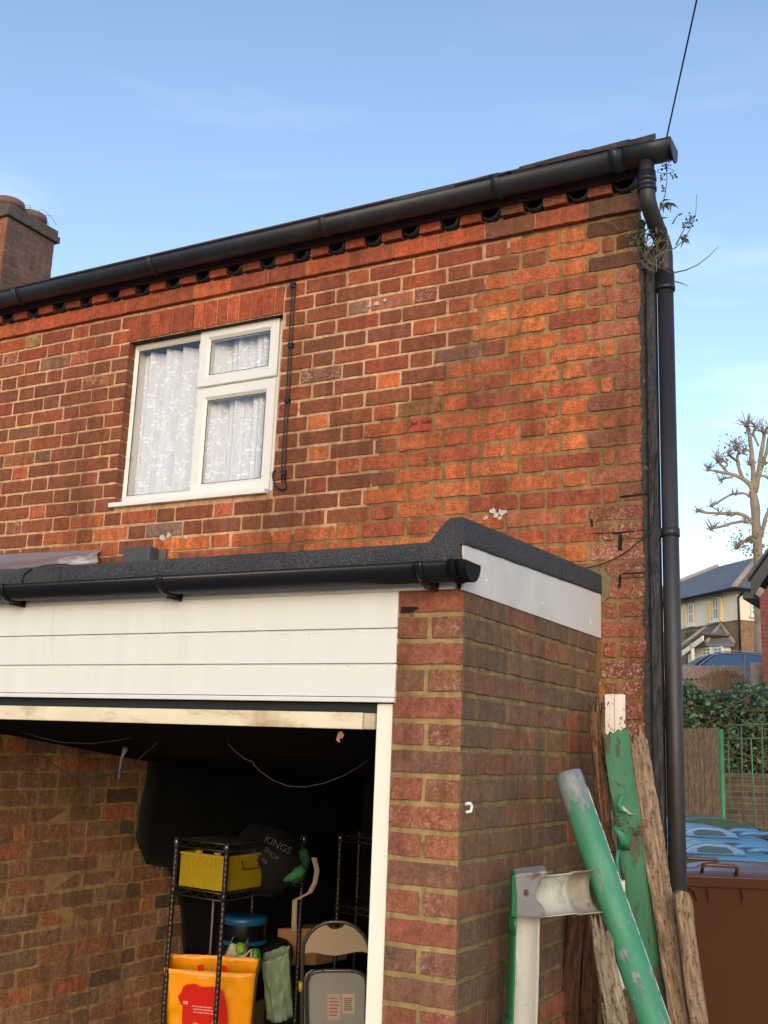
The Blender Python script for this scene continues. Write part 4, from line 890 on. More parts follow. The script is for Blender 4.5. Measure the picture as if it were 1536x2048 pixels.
def blob(name, px, py, D, sx, sy, sz, mat, seed=0, n=20, m2=14, amp=.18, parent=None):
    rr = random.Random(seed); c = hd(px, py, D); V = []; F = []; off = Vector((seed*3.1, seed*1.7, 0))
    for i in range(m2+1):
        a = math.pi*i/m2
        for j in range(n):
            b = 2*math.pi*j/n; d = Vector((math.sin(a)*math.cos(b), math.sin(a)*math.sin(b), math.cos(a)))
            k = 1+amp*mnoise.noise(d*1.7+off)+amp*.6*mnoise.noise(d*4+off)
            V.append(c+Vector((d.x*sx, d.y*sy, d.z*sz))*k)
    for i in range(m2):
        for j in range(n): F.append((i*n+j, (i+1)*n+j, (i+1)*n+(j+1) % n, i*n+(j+1) % n))
    mb = MB(); mb.add(V, F, smooth=True); return mb.build(name, mat, parent)
tag(blob('bin_liner', 440, 1725, 5.5, .17, .12, .08, BLACKSTUFF, 3), 'crumpled black cloth heaped in the yellow crate', 'cloth')
gb = thing('black_carrier_bag', 'black carrier bag with curved white lettering lying on the top shelf', 'bag', tuple(hd(535, 1740, 5.6)))
blob('bag_body', 530, 1720, 5.62, .20, .22, .17, BLACKSTUFF, 8, parent=gb); gb.children[0].location = -gb.location
def face_mtx(px, py, D, rot=0, s=1):
    z_ = -ray(px, py).normalized(); x_ = UZ.cross(z_).normalized(); y_ = z_.cross(x_); m_ = Matrix((x_, y_, z_)).transposed().to_4x4(); m_.translation = hd(px, py, D); return m_ @ Matrix.Rotation(rot, 4, 'Z')
GTXT = simple('grey_print', lin((38, 38, 37)), .6)
text('bag_lettering', 'KINGS', .05, GTXT, face_mtx(527, 1683, 5.36, R(-24)), gb); text('bag_lettering', 'SHOP', .034, GTXT, face_mtx(527, 1700, 5.36, R(-38)), gb)
text('bag_lettering', 'EST. 1978', .022, simple('yellow_print', lin((64, 60, 36)), .6), face_mtx(505, 1705, 5.36, R(-38)), gb)
gj_ = blob('green_jacket', 585, 1728, 5.62, .085, .10, .10, simple('green_fabric', lin((62, 120, 82)), .9, .2, 8, bmp=.3, bscale=60), 5); tag(gj_, 'dull green padded hood bundled at the end of the shelf', 'jacket')
br_ = MB(); br_.tube([hd(x, y, 5.5) for x, y in ((560, 1755), (580, 1752), (598, 1745), (608, 1735))], [.02, .03, .03, .02], 10); tag(br_.build('green_sleeve', simple('green_sleeve', lin((50, 110, 62)), .85, .2, 8)), 'green sleeve trailing over the shelf edge beside the hood', 'clothing')
# strap, white cables, floor things
sp_ = MB()
V = []
for x, y in ((628, 1715), (634, 1740), (630, 1765), (620, 1785), (590, 1800), (588, 1850), (590, 1868)): p = hd(x, y, 5.55); V += [p-RT*.013, p+RT*.013]
sp_.add(V, [(2*i, 2*i+1, 2*i+3, 2*i+2) for i in range(len(V)//2-1)], smooth=True)
so_ = sp_.build('webbing_strap', simple('beige_webbing', lin((170, 148, 118)), .8, .1)); md = so_.modifiers.new('s', 'SOLIDIFY'); md.thickness = .003; tag(so_, 'beige webbing strap with a buckle hanging below the wire shelf', 'strap')
tp_ = MB(); n = 16; V = []
for j in range(n+1):
    for i in range(n+1):
        u_, v_ = i/n, j/n; y_ = 4.32+2.2*u_; z_ = 2.28-(1.0+.9*max(0, min(1, (u_-.16)/.12))+.06*math.sin(u_*9)-(.10 if i == 0 else 0))*v_; V.append((LX+.05+.018*math.sin(u_*38+v_*2)+.02*mnoise.noise(Vector((u_*6, v_*4, 0))), y_+.03*math.sin(v_*4), z_))  # far part drops lower, added to darken the wall behind the shelf
tp_.add(V, [(j*(n+1)+i, j*(n+1)+i+1, (j+1)*(n+1)+i+1, (j+1)*(n+1)+i) for j in range(n) for i in range(n)], smooth=True)
to_ = tp_.build('black_tarpaulin', simple('tarpaulin', lin((4, 4, 5)), .75, .2, 6)); md = to_.modifiers.new('s', 'SOLIDIFY'); md.thickness = .006
tag(to_, 'black tarpaulin hung over the inner brick wall and lengthened to darken the space behind the wire shelf', 'tarpaulin')
bx = thing('cardboard_box', 'plain brown cardboard box behind the grey folding chair', 'box', tuple(hd(575, 1880, 6.0)))
b = MB(); A = hd(552, 1930, 5.95); b.obox(A, RT*.22, Vector((.05, .25, 0)), UZ*.19); b.build('box_body', simple('cardboard', lin((176, 128, 84)), .85, .08, 4), bx)
bl = thing('blue_tub', 'blue and black round tub standing on a black tyre', 'tub', tuple(hd(487, 1870, 5.55)))
c = hd(487, 1868, 5.7); c = Vector((c.x, c.y, 0)); zt = hd(487, 1835, 5.7).z; BLUE = simple('blue_plastic', lin((22, 88, 130)), .35, .1)
def lathe(mb, c, prof, n=28):
    V = [c+Vector((math.cos(6.2832*i/n)*r_, math.sin(6.2832*i/n)*r_, z_)) for r_, z_ in prof for i in range(n)]
    mb.add(V, [(k*n+i, k*n+(i+1) % n, (k+1)*n+(i+1) % n, (k+1)*n+i) for k in range(len(prof)-1) for i in range(n)], smooth=True); mb.add(V[-n:], [tuple(range(n))])
b = MB(); lathe(b, c+UZ*zt, [(.125, -.005), (.125, .0), (.118, .008), (.09, .013), (.02, .014)]); lathe(b, c+UZ*(zt-.04), [(.120, .012), (.126, .022), (.124, .036)]); b.build('tub_lid', BLUE, bl)
b = MB(); lathe(b, c+UZ*(zt-.11), [(.112, 0), (.118, .03), (.118, .082)]); b.build('tub_body', BLACKPVC, bl)
b = MB(); lathe(b, c+UZ*(zt-.128), [(.122, 0), (.126, .012), (.118, .02)]); b.build('tub_band', BLUE, bl)
ty = MB(); ct = hd(505, 1905, 5.9); c2 = Vector((ct.x, ct.y, hd(505, 1905, 5.9).z)); ty.tube([c2+Vector((math.cos(a)*.15, math.sin(a)*.15, 0)) for a in [6.2832*i/24 for i in range(25)]], .075, 12, cap=False)
tag(ty.build('rubber_tyre', simple('rubber', lin((26, 25, 25)), .8, .2, 20, bmp=.4)), 'black rubber tyre lying beneath the blue tub', 'tyre')
bd_ = MB(); A = hd(430, 2100, 6.2); bd_.obox(A, RT*.55, Vector((.1, .5, 0)), UZ*(hd(505, 1935, 6.2).z-A.z)); tag(bd_.build('storage_case', BLACKSTUFF, bevel=.02), 'black storage trunk under the tyre at the back of the shelf', 'trunk')
# bags
def bag(name, pxs, D, mat, depth, puff=.04, wob=.01, seed=1, parent=None):
    """open-topped soft bag from a four-corner pixel outline (bl, br, tr, tl)"""
    bl_, br2, tr_, tl_ = [hd(x, y, D) for x, y in pxs]; n = 22; m2 = 16; V = []; F = []
    nrm = (br2-bl_).cross(tl_-bl_).normalized(); nrm = nrm if nrm.dot(CAM-bl_) > 0 else -nrm
    per = []
    for k in range(n): per.append((k/n, 0))
    for k in range(6): per.append((1, k/6))
    for k in range(n): per.append((1-k/n, 1))
    for k in range(6): per.append((0, 1-k/6))
    M = len(per)
    for j in range(m2+1):
        t = j/m2
        for (u_, w_) in per:
            p = (bl_.lerp(br2, u_)).lerp(tl_.lerp(tr_, u_), t); bulge = puff*math.sin(math.pi*min(1, max(0, u_)))*(1-.6*t)
            nn = wob*mnoise.noise(Vector((u_*5+seed*7, t*6, w_*3)))+wob*.7*mnoise.noise(Vector((u_*14+seed, t*11, w_*5)))+wob*.5*abs(mnoise.noise(Vector((u_*9+t*8, t*7-u_*6, seed))))
            V.append(p-nrm*(depth*w_)+nrm*(bulge*(1-2*w_)+nn))
    F = [(j*M+i, j*M+(i+1) % M, (j+1)*M+(i+1) % M, (j+1)*M+i) for j in range(m2) for i in range(M)]; F.append(tuple(range(M-1, -1, -1)))
    mb = MB(); mb.add(V, F, smooth=True); o = mb.build(name, mat, parent); md = o.modifiers.new('s', 'SOLIDIFY'); md.thickness = .003
    return o, (bl_, br2, tr_, tl_, nrm)
OR = simple('orange_bag', lin((255, 164, 12)), .38, .05, 5, bmp=.2, bscale=18, bdist=.01)
sbag = thing('shopping_bag', 'orange shopping bag with a red elephant print and red handles', 'bag', tuple(hd(415, 2040, 5.2)))
ob, (bl_, br2, tr_, tl_, nn_) = bag('bag_body', ((338, 2105), (494, 2120), (511, 1946), (328, 1936)), 5.22, OR, .17, .025, .012, 2, sbag); ob.location = -sbag.location
PINK = simple('bag_lining', lin((240, 200, 180)), .7)
ub = (br2-bl_).normalized(); vb = nn_.cross(ub)
bs = min(0, 0)
def bagpt(x, y, off=.034): p = hpl(x, y, bl_+nn_*off, nn_); return p
RED = simple('red_print', lin((214, 30, 16)), .45, .06, 8)
ele = [(356, 1992), (363, 1983), (366, 1974), (373, 1969), (390, 1968), (399, 1973), (408, 1974), (432, 1974), (444, 1981), (450, 1998), (455, 2024), (456, 2062), (440, 2062), (436, 2040), (424, 2040), (414, 2062), (404, 2062), (396, 2046), (386, 2042), (378, 2062), (370, 2062), (376, 2034), (372, 2058), (366, 2062), (364, 2040), (365, 2012), (359, 2004)]
em2 = MB(); em2.prism([bagpt(x, y) for x, y in ele][::-1], nn_*.002); em2.build('elephant_print', RED, sbag)
bm_ = Matrix((ub, vb, nn_)).transposed().to_4x4()
def bagtext(body, x, y, sz, mat): m_ = bm_.copy(); m_.translation = bagpt(x, y, .0375); text('bag_lettering', body, sz, mat, m_, sbag)
WP = simple('white_bag_print', lin((250, 236, 220)), .6)
bagtext('00', 366, 2008, .022, WP); bagtext("I'm strong and durable", 384, 2013, .0105, WP); bagtext('made from recycled bags', 386, 2019, .0095, WP); bagtext("we'll replace me for free", 386, 2025, .0095, WP); bagtext("Sainsbury's", 398, 1957, .0105, WP)
for q_ in (((395, 1949), (395, 1932), (407, 1929), (408, 1948)), ((424, 1950), (441, 1931), (453, 1933), (457, 1950))):
    hm = MB(); hm.prism([hd(x, y, 5.24) for x, y in q_], FW*.004); hm.build('bag_handle', RED, sbag)
lp = MB(); lp.prism([hd(x, y, 5.30) for x, y in ((336, 1945), (505, 1954), (500, 1949), (420, 1940), (340, 1937))], nn_*.004); lp.build('bag_lining', PINK, sbag)
tb, _ = bag('tote_bag', ((405, 2010), (500, 2020), (492, 1890), (462, 1886)), 5.5, simple('calico', lin((190, 176, 148)), .85, .06, 6, bmp=.3, bscale=20), .10, .03, .02, 4); tag(tb, 'pale calico tote bag slumped behind the orange shopping bag', 'bag')
gi = blob('green_cloth', 481, 1897, 5.44, .026, .02, .028, simple('lime_cloth', lin((120, 176, 40)), .8, .15), 4, amp=.3); tag(gi, 'lime green cloth poking from the top of the calico tote', 'cloth')
gi = blob('green_bottle_bag', 508, 1925, 5.44, .036, .03, .062, simple('lime_plastic', lin((84, 150, 58)), .5, .15), 9, amp=.25); tag(gi, 'light green plastic bundle right of the calico tote', 'bundle')
lpm = MB(); lpm.tube([hd(x, y, 5.4) for x, y in ((478, 1912), (490, 1912), (499, 1902), (503, 1898), (502, 1912), (507, 1930), (513, 1940))], .004, 6); tag(lpm.build('cord_loop', simple('cord', lin((190, 180, 156)), .8)), 'thin pale cord handle looped from the calico tote', 'cord')
sg_, _ = bag('sage_bag', ((534, 2040), (586, 2034), (577, 1905), (523, 1924)), 5.5, simple('sage_plastic', lin((126, 146, 122)), .5, .08, 6, bmp=.4, bscale=25, bdist=.01), .10, .04, .018, 6); tag(sg_, 'crumpled sage green plastic bag standing left of the folding chair', 'bag')
# folding chair
FCH = thing('folding_chair', 'grey and beige folding chair leaning folded inside the garage doorway', 'chair', tuple(hd(670, 2048, 5.45)))
BEI = simple('beige_plastic', lin((184, 160, 132)), .45, .04, 5); GRS = simple('grey_seat_plastic', lin((158, 152, 146)), .42, .05, 4); TUBE = simple('grey_tube', lin((96, 94, 92)), .35, .1, 10, metal=.6)
DC = 5.45; bk_ = [(605, 1900), (609, 1908), (618, 1906), (628, 1905), (645, 1909), (670, 1912), (695, 1908), (712, 1904), (726, 1904), (737, 1907), (741, 1900), (735, 1884), (724, 1868), (708, 1856), (690, 1849), (684, 1856), (674, 1859), (662, 1858), (652, 1849), (636, 1856), (620, 1870), (610, 1885)]
b = MB(); b.prism([hd(x, y, DC) for x, y in bk_], FW*.012); b.build('backrest', BEI, FCH, bevel=.003)
st_ = [(608, 2120), (608, 1960), (612, 1948), (622, 1942), (640, 1941), (705, 1941), (722, 1944), (732, 1952), (735, 1966), (733, 2120)]
b = MB(); b.prism([hd(x, y, DC+.02) for x, y in st_], FW*.02); seat = b.build('seat', GRS, FCH, bevel=.004)
b = MB(); b.tube([hd(x, y, DC+.004) for x, y in ((603, 2130), (604, 1990), (605, 1920), (608, 1888), (618, 1868), (634, 1853), (652, 1845), (672, 1843), (692, 1845), (710, 1853), (726, 1868), (737, 1888), (741, 1920), (740, 2000), (738, 2130))], .010, 10); b.build('back_frame', TUBE, FCH)
b = MB(); b.tube([hd(x, y, DC+.004) for x, y in ((616, 2130), (613, 2000), (613, 1965), (618, 1950), (630, 1943), (650, 1941), (700, 1941), (718, 1944), (730, 1954), (733, 1970), (731, 2130))], .0095, 10); b.build('leg_frame', TUBE, FCH)
b = MB()
for x, y in ((645, 1942), (704, 1941), (612, 1999), (607, 2013)): b.sphere(hd(x, y, DC-.008), .006, 8, 6)
b.build('rivets', CHROME, FCH)
LBL = simple('pink_label', lin((196, 166, 150)), .6, .04); LB2 = simple('cream_label', lin((206, 182, 158)), .6, .04); LTX = simple('label_print', lin((150, 92, 80)), .7); LT2 = simple('label_print_brown', lin((120, 98, 80)), .7)
fm = face_mtx(668, 2000, DC+.018); fR = (fm.to_3x3() @ Vector((1, 0, 0)))
for (x0, y0, x1, y1, mt_, tm_, lines) in ((655, 1988, 681, 2040, LBL, LTX, 6), (685, 1988, 709, 2027, LB2, LT2, 7)):
    b = MB(); b.prism([hd(x, y, DC+.0195) for x, y in ((x0, y1), (x1, y1), (x1, y0), (x0, y0))], FW*.001); lo = b.build('label', mt_, seat); lo.location = (0, 0, 0)
    for k in range(lines):
        y = y0+8+(y1-y0-12)*k/lines; b = MB(); e = rnd(0, 5); b.prism([hd(x, yy, DC+.0188) for x, yy in ((x0+3, y+2), (x1-3-e, y+2), (x1-3-e, y), (x0+3, y))], FW*.0005); b.build('label_text', tm_, seat).location = (0, 0, 0)
text('label_text', 'WARNING', .016, LTX, (lambda m_: (setattr(m_, 'translation', hd(657, 1996, DC+.0185)), m_)[1])(fm.copy()), FCH)
b = MB(); b.tube([hd(601.5, 1963, DC-.0), hd(601.5, 1982, DC-.0)], .012, 10); b.build('yellow_tape', simple('yellow_tape', lin((196, 170, 30)), .5), FCH)
# cables and leaf hanging under the garage roof
hc = MB(); hc.tube([hd(x, y, 3.9) for x, y in [(455, 1487), (470, 1502), (490, 1518), (506, 1524), (508, 1530), (520, 1542), (545, 1560), (575, 1572), (610, 1574), (650, 1566), (690, 1550), (720, 1532), (735, 1521)]], .0019, 6)
tag(hc.build('hanging_cable', simple('grey_cable', lin((72, 66, 60)), .6)), 'thin grey cable sagging across the dark garage from the shelf to the right', 'cable')
hc = MB(); hc.tube([hd(x, y, 4.4) for x, y in [(50, 1470), (70, 1495), (100, 1525), (135, 1547), (170, 1556), (205, 1554), (240, 1542), (275, 1520), (310, 1490), (330, 1470)]], .0035, 6)
tag(hc.build('hanging_cable', CABLE), 'black cable looping low in front of the bare brick inner wall', 'cable')
hc = MB(); hc.tube([hd(x, y, 4.3) for x, y in [(40, 1462), (80, 1475), (125, 1485), (185, 1487), (240, 1480), (290, 1468), (340, 1462)]], .0035, 6)
tag(hc.build('hanging_cable', CABLE), 'black cable hanging in a shallow curve just under the raised door', 'cable')
lf = MB(); p = hd(680, 1476, 3.2); lf.prism([hd(x, y, 3.2) for x, y in ((676, 1465), (684, 1463), (688, 1470), (685, 1476), (679, 1478), (680, 1486), (672, 1480), (674, 1474))], FW*.004)
tag(lf.build('dead_leaf', simple('dead_leaf', lin((150, 104, 84)), .8, .2, 60)), 'curled dead brown leaf dangling under the garage door by the post', 'leaf')
wp_ = MB(); wp_.tube([hd(x, y, 4.4) for x, y in ((238, 1558), (240, 1535), (244, 1515), (252, 1495))], [.006, .005, .006, .012], 8); tag(wp_.build('plastic_strip', simple('clear_strip', lin((110, 112, 124)), .3)), 'limp translucent plastic strip hanging before the inner brick wall', 'plastic')
hg = MB(); hg.tube([hd(x, y, 5.75) for x, y in ((427, 1798), (424, 1850), (420, 1905), (418, 1960))], .006, 8); tag(hg.build('white_rod', simple('pale_rod', lin((150, 130, 112)), .6)), 'slim pale rod standing against the brick behind the wire shelf', 'rod')

# ================================================================== TIMBER AND GUTTER PIECES LEANING BY THE CORNER
def rough_board(name, bot, top, w_, t_, mat, label, jag=.05, edge=.006, taper=0, yt=None, round_top=False, cat='board', nu=9, curve=0, wedge=0, seed=1, group='old timbers leaning in the corner', surf=.002):
    r2 = random.Random(seed); z = top-bot; L = z.length; mt_ = frame_at(bot, z, yt or FW); nv = max(20, int(L/.03)); V = []; te_ = []
    for i in range(nu+1):
        u = i/nu; j_ = jag*(.15+.85*r2.random())*(1 if not round_top else 0)
        if round_top: j_ = w_*.5*(1-math.sqrt(max(0, 1-(2*u-1)**2)))
        te_.append(L-j_-wedge*u)
    sd_ = seed*13.7
    for side in (0, 1):
        for k in range(nv+1):
            for i in range(nu+1):
                u = i/nu-.5; zz_ = te_[i]*k/nv
                en = edge*(mnoise.noise(Vector((sd_+(0 if u < 0 else 9), zz_*7, 0)))+.6*mnoise.noise(Vector((sd_+(0 if u < 0 else 9), zz_*23, 1))))*(abs(u)*2)**2*(1 if u > 0 else -1)
                ww = w_*(1-taper*zz_/L); x = u*ww+en+curve*math.sin(zz_/L*3.1)
                y = (-t_/2 if side == 0 else t_/2)+surf*mnoise.noise(Vector((x*60, zz_*12, sd_)))+surf*1.5*mnoise.noise(Vector((x*22, zz_*5, sd_+2)))
                if abs(u) > .45: y *= .7
                V.append((x, y, zz_))
    M = nu+1; N_ = (nv+1)*M; F = []
    for k in range(nv):
        for i in range(nu): F.append((k*M+i, k*M+i+1, (k+1)*M+i+1, (k+1)*M+i)); F.append((N_+k*M+i, N_+(k+1)*M+i, N_+(k+1)*M+i+1, N_+k*M+i+1))
        F.append((k*M, (k+1)*M, N_+(k+1)*M, N_+k*M)); F.append((k*M+nu, N_+k*M+nu, N_+(k+1)*M+nu, (k+1)*M+nu))
    for i in range(nu): F.append((nv*M+i, nv*M+i+1, N_+nv*M+i+1, N_+nv*M+i)); F.append((i, N_+i, N_+i+1, i+1))
    mb = MB(); mb.add(V, F, smooth=True); o = mb.build(name, mat); o.matrix_world = mt_
    e_ = o.modifiers.new('e', 'EDGE_SPLIT'); e_.split_angle = R(50)
    if label: tag(o, label, cat, group)
    return o
def ext(a, b, zfloor=.02):
    """continue the line a->b down to the ground"""
    d = b-a; return b+d*((zfloor-b.z)/d.z)
def lean(p_top, D_top, p_bot, D_bot): a, b = hd(*p_top, D_top), hd(*p_bot, D_bot); return ext(a, b), a
b_, t_ = lean((1190, 1384), 3.72, (1213, 1700), 3.66); rough_board('weathered_board', b_, t_, .050, .022, WOODBROWN, 'dark splintered brown board at the back, against the garage side wall', .10, .010, seed=3)
b_, t_ = lean((1186, 1468), 3.60, (1204, 1640), 3.58); rough_board('timber_sliver', b_+(t_-b_)*.55, t_, .014, .008, WOODBROWN, 'short thin splinter of brown wood beside the dark board', .05, .004, seed=4, taper=.3)
b_, t_ = lean((1229, 1386), 3.80, (1232, 1800), 3.74)
wm = thing('white_moulding', 'white painted moulded timber with flaking paint standing behind the green plank', 'board', tuple(b_), 'old timbers leaning in the corner')
mt_ = frame_at(b_, t_-b_, FW); Lw = (t_-b_).length
b = MB(); prof = [(-.038, -.020), (-.012, -.020), (-.010, -.016), (-.006, -.016), (-.004, -.022), (.024, -.022), (.026, -.014), (.036, -.008), (.036, .022), (-.038, .022)]
V = []; nv = 50
for k in range(nv+1):
    for (x, y) in prof: V.append((x+.001*mnoise.noise(Vector((x*90, k*.7, 0))), y+.001*mnoise.noise(Vector((x*90, k*.5, 4))), Lw*k/nv-(.006*rnd(0, 1) if k == nv else 0)))
m_ = len(prof); b.add(V, [(k*m_+i, k*m_+(i+1) % m_, (k+1)*m_+(i+1) % m_, (k+1)*m_+i) for k in range(nv) for i in range(m_)]+[tuple(range(nv*m_, nv*m_+m_))])
wo2 = b.build('moulding_body', WHITEPEEL); wo2.parent = wm; wo2.matrix_world = mt_; wo2.matrix_parent_inverse = Matrix.Translation(-b_)
wo2.matrix_parent_inverse = Matrix.Identity(4); wo2.matrix_basis = Matrix.Translation(-b_) @ mt_
b_, t_ = lean((1229, 1462), 3.66, (1313, 2048), 3.50); gp_ = rough_board('green_plank', b_, t_, .086, .024, GREENPAINT, 'green plank with blistered peeling paint leaning in the corner', .022, .004, seed=7, wedge=-.012, surf=.003)
GPN = (CAM-t_).normalized()
def curlstrip(pts, wd, D, mat, name, lbl=None, amp=.02):
    V = []
    for i, (x, y) in enumerate(pts):
        t = i/(len(pts)-1); p = hd(x, y, D)-FW*(amp*math.sin(t*math.pi)); V += [p-RT*wd*.5, p+RT*wd*.5]
    b = MB(); b.add(V, [(2*i, 2*i+1, 2*i+3, 2*i+2) for i in range(len(pts)-1)], smooth=True); o = b.build(name, mat); md = o.modifiers.new('s', 'SOLIDIFY'); md.thickness = .0018; return o
PK = simple('paint_curl', lin((52, 130, 96)), .5, .2, 30); PKU = simple('paint_curl_back', lin((176, 178, 176)), .6, .15, 30)
for (pts, wd, mt2, ap) in (([(1252, 1588), (1240, 1594), (1235, 1606), (1240, 1617), (1252, 1624), (1264, 1630)], .014, PK, .02), ([(1240, 1611), (1248, 1619), (1258, 1626), (1268, 1628)], .018, PKU, .014), ([(1230, 1650), (1238, 1662), (1246, 1680), (1252, 1700)], .028, PK, .02), ([(1236, 1700), (1232, 1722), (1234, 1750), (1236, 1780)], .012, PK, .016), ([(1214, 1548), (1228, 1560), (1240, 1570)], .006, PK, .01)):
    o = curlstrip(pts, wd, 3.575, mt2, 'paint_curl', amp=ap); mw = o.matrix_world.copy(); o.parent = gp_; o.matrix_parent_inverse = gp_.matrix_world.inverted() if False else Matrix.Identity(4); o.matrix_basis = gp_.matrix_world.inverted()
b = MB()
for k in range(46):
    x = 1220+rnd(0, 68); y = 1640+(x-1220)*.35+rnd(-12, 14); p = hd(x, y, 3.57+rnd(-.02, .01)); a = rnd(0, 6.28); b.tube([p, p+RT*math.cos(a)*rnd(.006, .022)+UP*math.sin(a)*.008], rnd(.0008, .002), 5)
lo = b.build('leaf_litter', simple('dry_litter', lin((96, 66, 44)), .9, .35, 90)); tag(lo, 'dry leaf litter and twigs caught on the green plank', 'leaf litter', None, 'stuff')
b_, t_ = lean((1268, 1440), 3.74, (1362, 2048), 3.42); rough_board('weathered_board', b_, t_, .070, .034, WOODTAN, 'long tan weathered board right of the green plank, knotty and split', .09, .006, seed=11, surf=.004)
b_, t_ = lean((1360, 1781), 3.46, (1398, 2048), 3.36); rough_board('weathered_board', b_, t_, .056, .04, WOODTAN, 'short tan stake with a dark rounded top below the downpipe', 0, .005, seed=12, round_top=True, surf=.003)
b_, t_ = lean((1187, 1790), 3.16, (1236, 2048), 3.06); rough_board('weathered_board', b_, t_, .062, .026, WOODGREY, 'grey driftwood-like board with a splintered tip in front of the gutter elbow', .085, .012, seed=15, surf=.005, wedge=.045, curve=.006)
b_, t_ = lean((1204, 1985), 3.10, (1222, 2080), 3.06); rough_board('timber_sliver', b_, t_, .022, .014, WOODGREY, 'narrow grey stick against the left side of the driftwood-like board', .05, .006, seed=16)
for i, (x, xb, D, wd, lbl) in enumerate(((1152, 1134, 3.60, .055, 'dark ridged decking board against the brick below the white gutter, left of the pair'), (1184, 1176, 3.66, .06, 'dark ridged decking board beside the white moulding, right of the pair'))):
    b_, t_ = lean((x, 1826+i*4), D, (xb, 2048), D-.04); o = rough_board('decking_board', b_, t_, wd, .024, DECK, lbl, .004, .001, seed=20+i, group='decking boards under the gutter', surf=.0005)
    rd_ = MB(); Lr = (t_-b_).length
    for k in range(7): rd_.box((-wd/2+wd*(k+.2)/7, -.0150, .0), (-wd/2+wd*(k+.75)/7, -.0110, Lr-.01))
    ro2 = rd_.build('board_ridges', DECK); ro2.parent = o
b_, t_ = lean((1238, 1760), 3.5, (1246, 2048), 3.44); rough_board('weathered_board', b_, t_, .036, .02, WHITEPEEL, 'thin white painted lath half hidden behind the long green gutter', .003, .001, seed=22)
b_, t_ = lean((1268, 1950), 3.45, (1276, 2060), 3.42); rough_board('weathered_board', b_, t_, .075, .02, WOODBROWN, 'rotten dark stump of board low behind the long green gutter', .06, .008, seed=24)
# long green half-round gutter, hollow side turned to the right
gA, gB = hd(1136, 1549, 3.42), hd(1308, 2048, 3.02); gB2 = ext(gA, gB); gz = (gA-gB2).normalized(); tc_ = (CAM-gA).normalized(); gy = (tc_-gz*tc_.dot(gz)).normalized(); gxs = gy.cross(gz)
if gxs.dot(RT) < 0: gxs = -gxs
Lg = (gA-gB2).length; b = MB()
sag = (Vector((0, -1, 0))*.97+Vector((-1, 0, 0))*.26); b.trough((0, 0, 0), (0, 0, Lg), sag, (-.26, .0, 0) and Vector((.97, -.26, 0)), .0445, .0035, a0=-.25, a1=math.pi+.25, n=20, seg=60, jit=.0012)
mg = Matrix((gxs, -gy, gz)).transposed().to_4x4(); mg.translation = gB2
gt = thing('green_gutter_length', 'long bright green half-round gutter leaning across the timbers', 'gutter', tuple(gB2))
o = b.build('gutter_channel', GREENGUTTER); o.parent = gt; o.matrix_basis = Matrix.Translation(-gB2) @ mg
b = MB(); b.trough((0, 0, 0), (0, 0, Lg-.06), sag, Vector((.97, -.26, 0)), .0462, .006, a0=-.27, a1=-.10, n=3, seg=70, jit=.0025)
o = b.build('chipped_edge', simple('chipped_edge', lin((196, 198, 192)), .5, .2, 60, dirt=lin((86, 140, 110)), dscale=40, dpos=(.5, .58))); o.parent = gt; o.matrix_basis = Matrix.Translation(-gB2) @ mg
# old white gutter with angle, standing against the side wall
og = thing('old_gutter_angle', 'old gutter angle piece, green outside and dirty white inside, propped by the garage wall', 'gutter', tuple(hd(1055, 2048, 3.3)))
Dg = 3.06; v0_, v1_ = hd(1056, 1838, Dg), hd(1050, 2048, Dg-.06); vb_ = ext(v0_, v1_); vz = (v0_-vb_).normalized(); vy = FW-vz*FW.dot(vz); vy.normalize(); vx = vy.cross(vz)
b = MB(); rG = .050
GS, GN_ = (vy*.80-vx*.60), (vx*.80+vy*.60); b.trough(vb_, v0_+vz*.008, GS, GN_, rG, .003, n=16, seg=30, jit=.001); go1 = b.build('gutter_channel', GUTTERIN, og)
b = MB(); b.trough(vb_, v0_+vz*.0, GS, GN_, rG+.003, .0028, a0=1.7, a1=math.pi+.12, n=10, seg=30, jit=.0012); b.build('green_outer_side', GREENDARK, og)
for zz_ in (v0_+vz*.02-vz*.06, v0_-vz*.31):
    b = MB(); b.trough(zz_, zz_+vz*.05, GS, GN_, rG+.008, .004, a0=1.7, a1=math.pi+.16, n=10); b.build('gutter_clip', GREENDARK, og)
e0, e1 = hd(1062, 1795, Dg), hd(1185, 1783, Dg+.06); hxv = (e1-e0).normalized(); hyv = (vy-hxv*vy.dot(hxv)).normalized(); hzv = hxv.cross(hyv); hzv = hzv if hzv.z > 0 else -hzv
b = MB(); b.trough(e0+hxv*.02, e0+hxv*.145, hyv*.97-hzv*.2, hzv*.97+hyv*.2, .056, .003, n=20, seg=10, jit=.0025); b.build('gutter_stub', GUTTERIN, og)
b = MB(); b.trough(e0+hxv*.135, e0+hxv*.215, hyv*.97-hzv*.2, hzv*.97+hyv*.2, .060, .004, n=20, seg=4, jit=.001); b.build('stub_socket', simple('socket_plastic', lin((150, 138, 118)), .5, .15, 8, dirt=lin((94, 80, 62)), dscale=10, dpos=(.4, .7)), og)
el = MB(); c0 = [hd(x, y, Dg-.045) for x, y in ((1027, 1832), (1027, 1752), (1036, 1748), (1090, 1742), (1096, 1746), (1078, 1762), (1071, 1782), (1075, 1808), (1092, 1826), (1086, 1836))]
el.prism(c0, FW*.05); elo = el.build('angle_block', GREYPVC, og, bevel=.004)
b = MB(); b.prism([hd(x, y, Dg-.049) for x, y in ((1023, 1834), (1024, 1754), (1031, 1750), (1034, 1790), (1034, 1834))], FW*.05); b.build('green_outer_face', GREENDARK, elo, bevel=.002).location = (0, 0, 0)
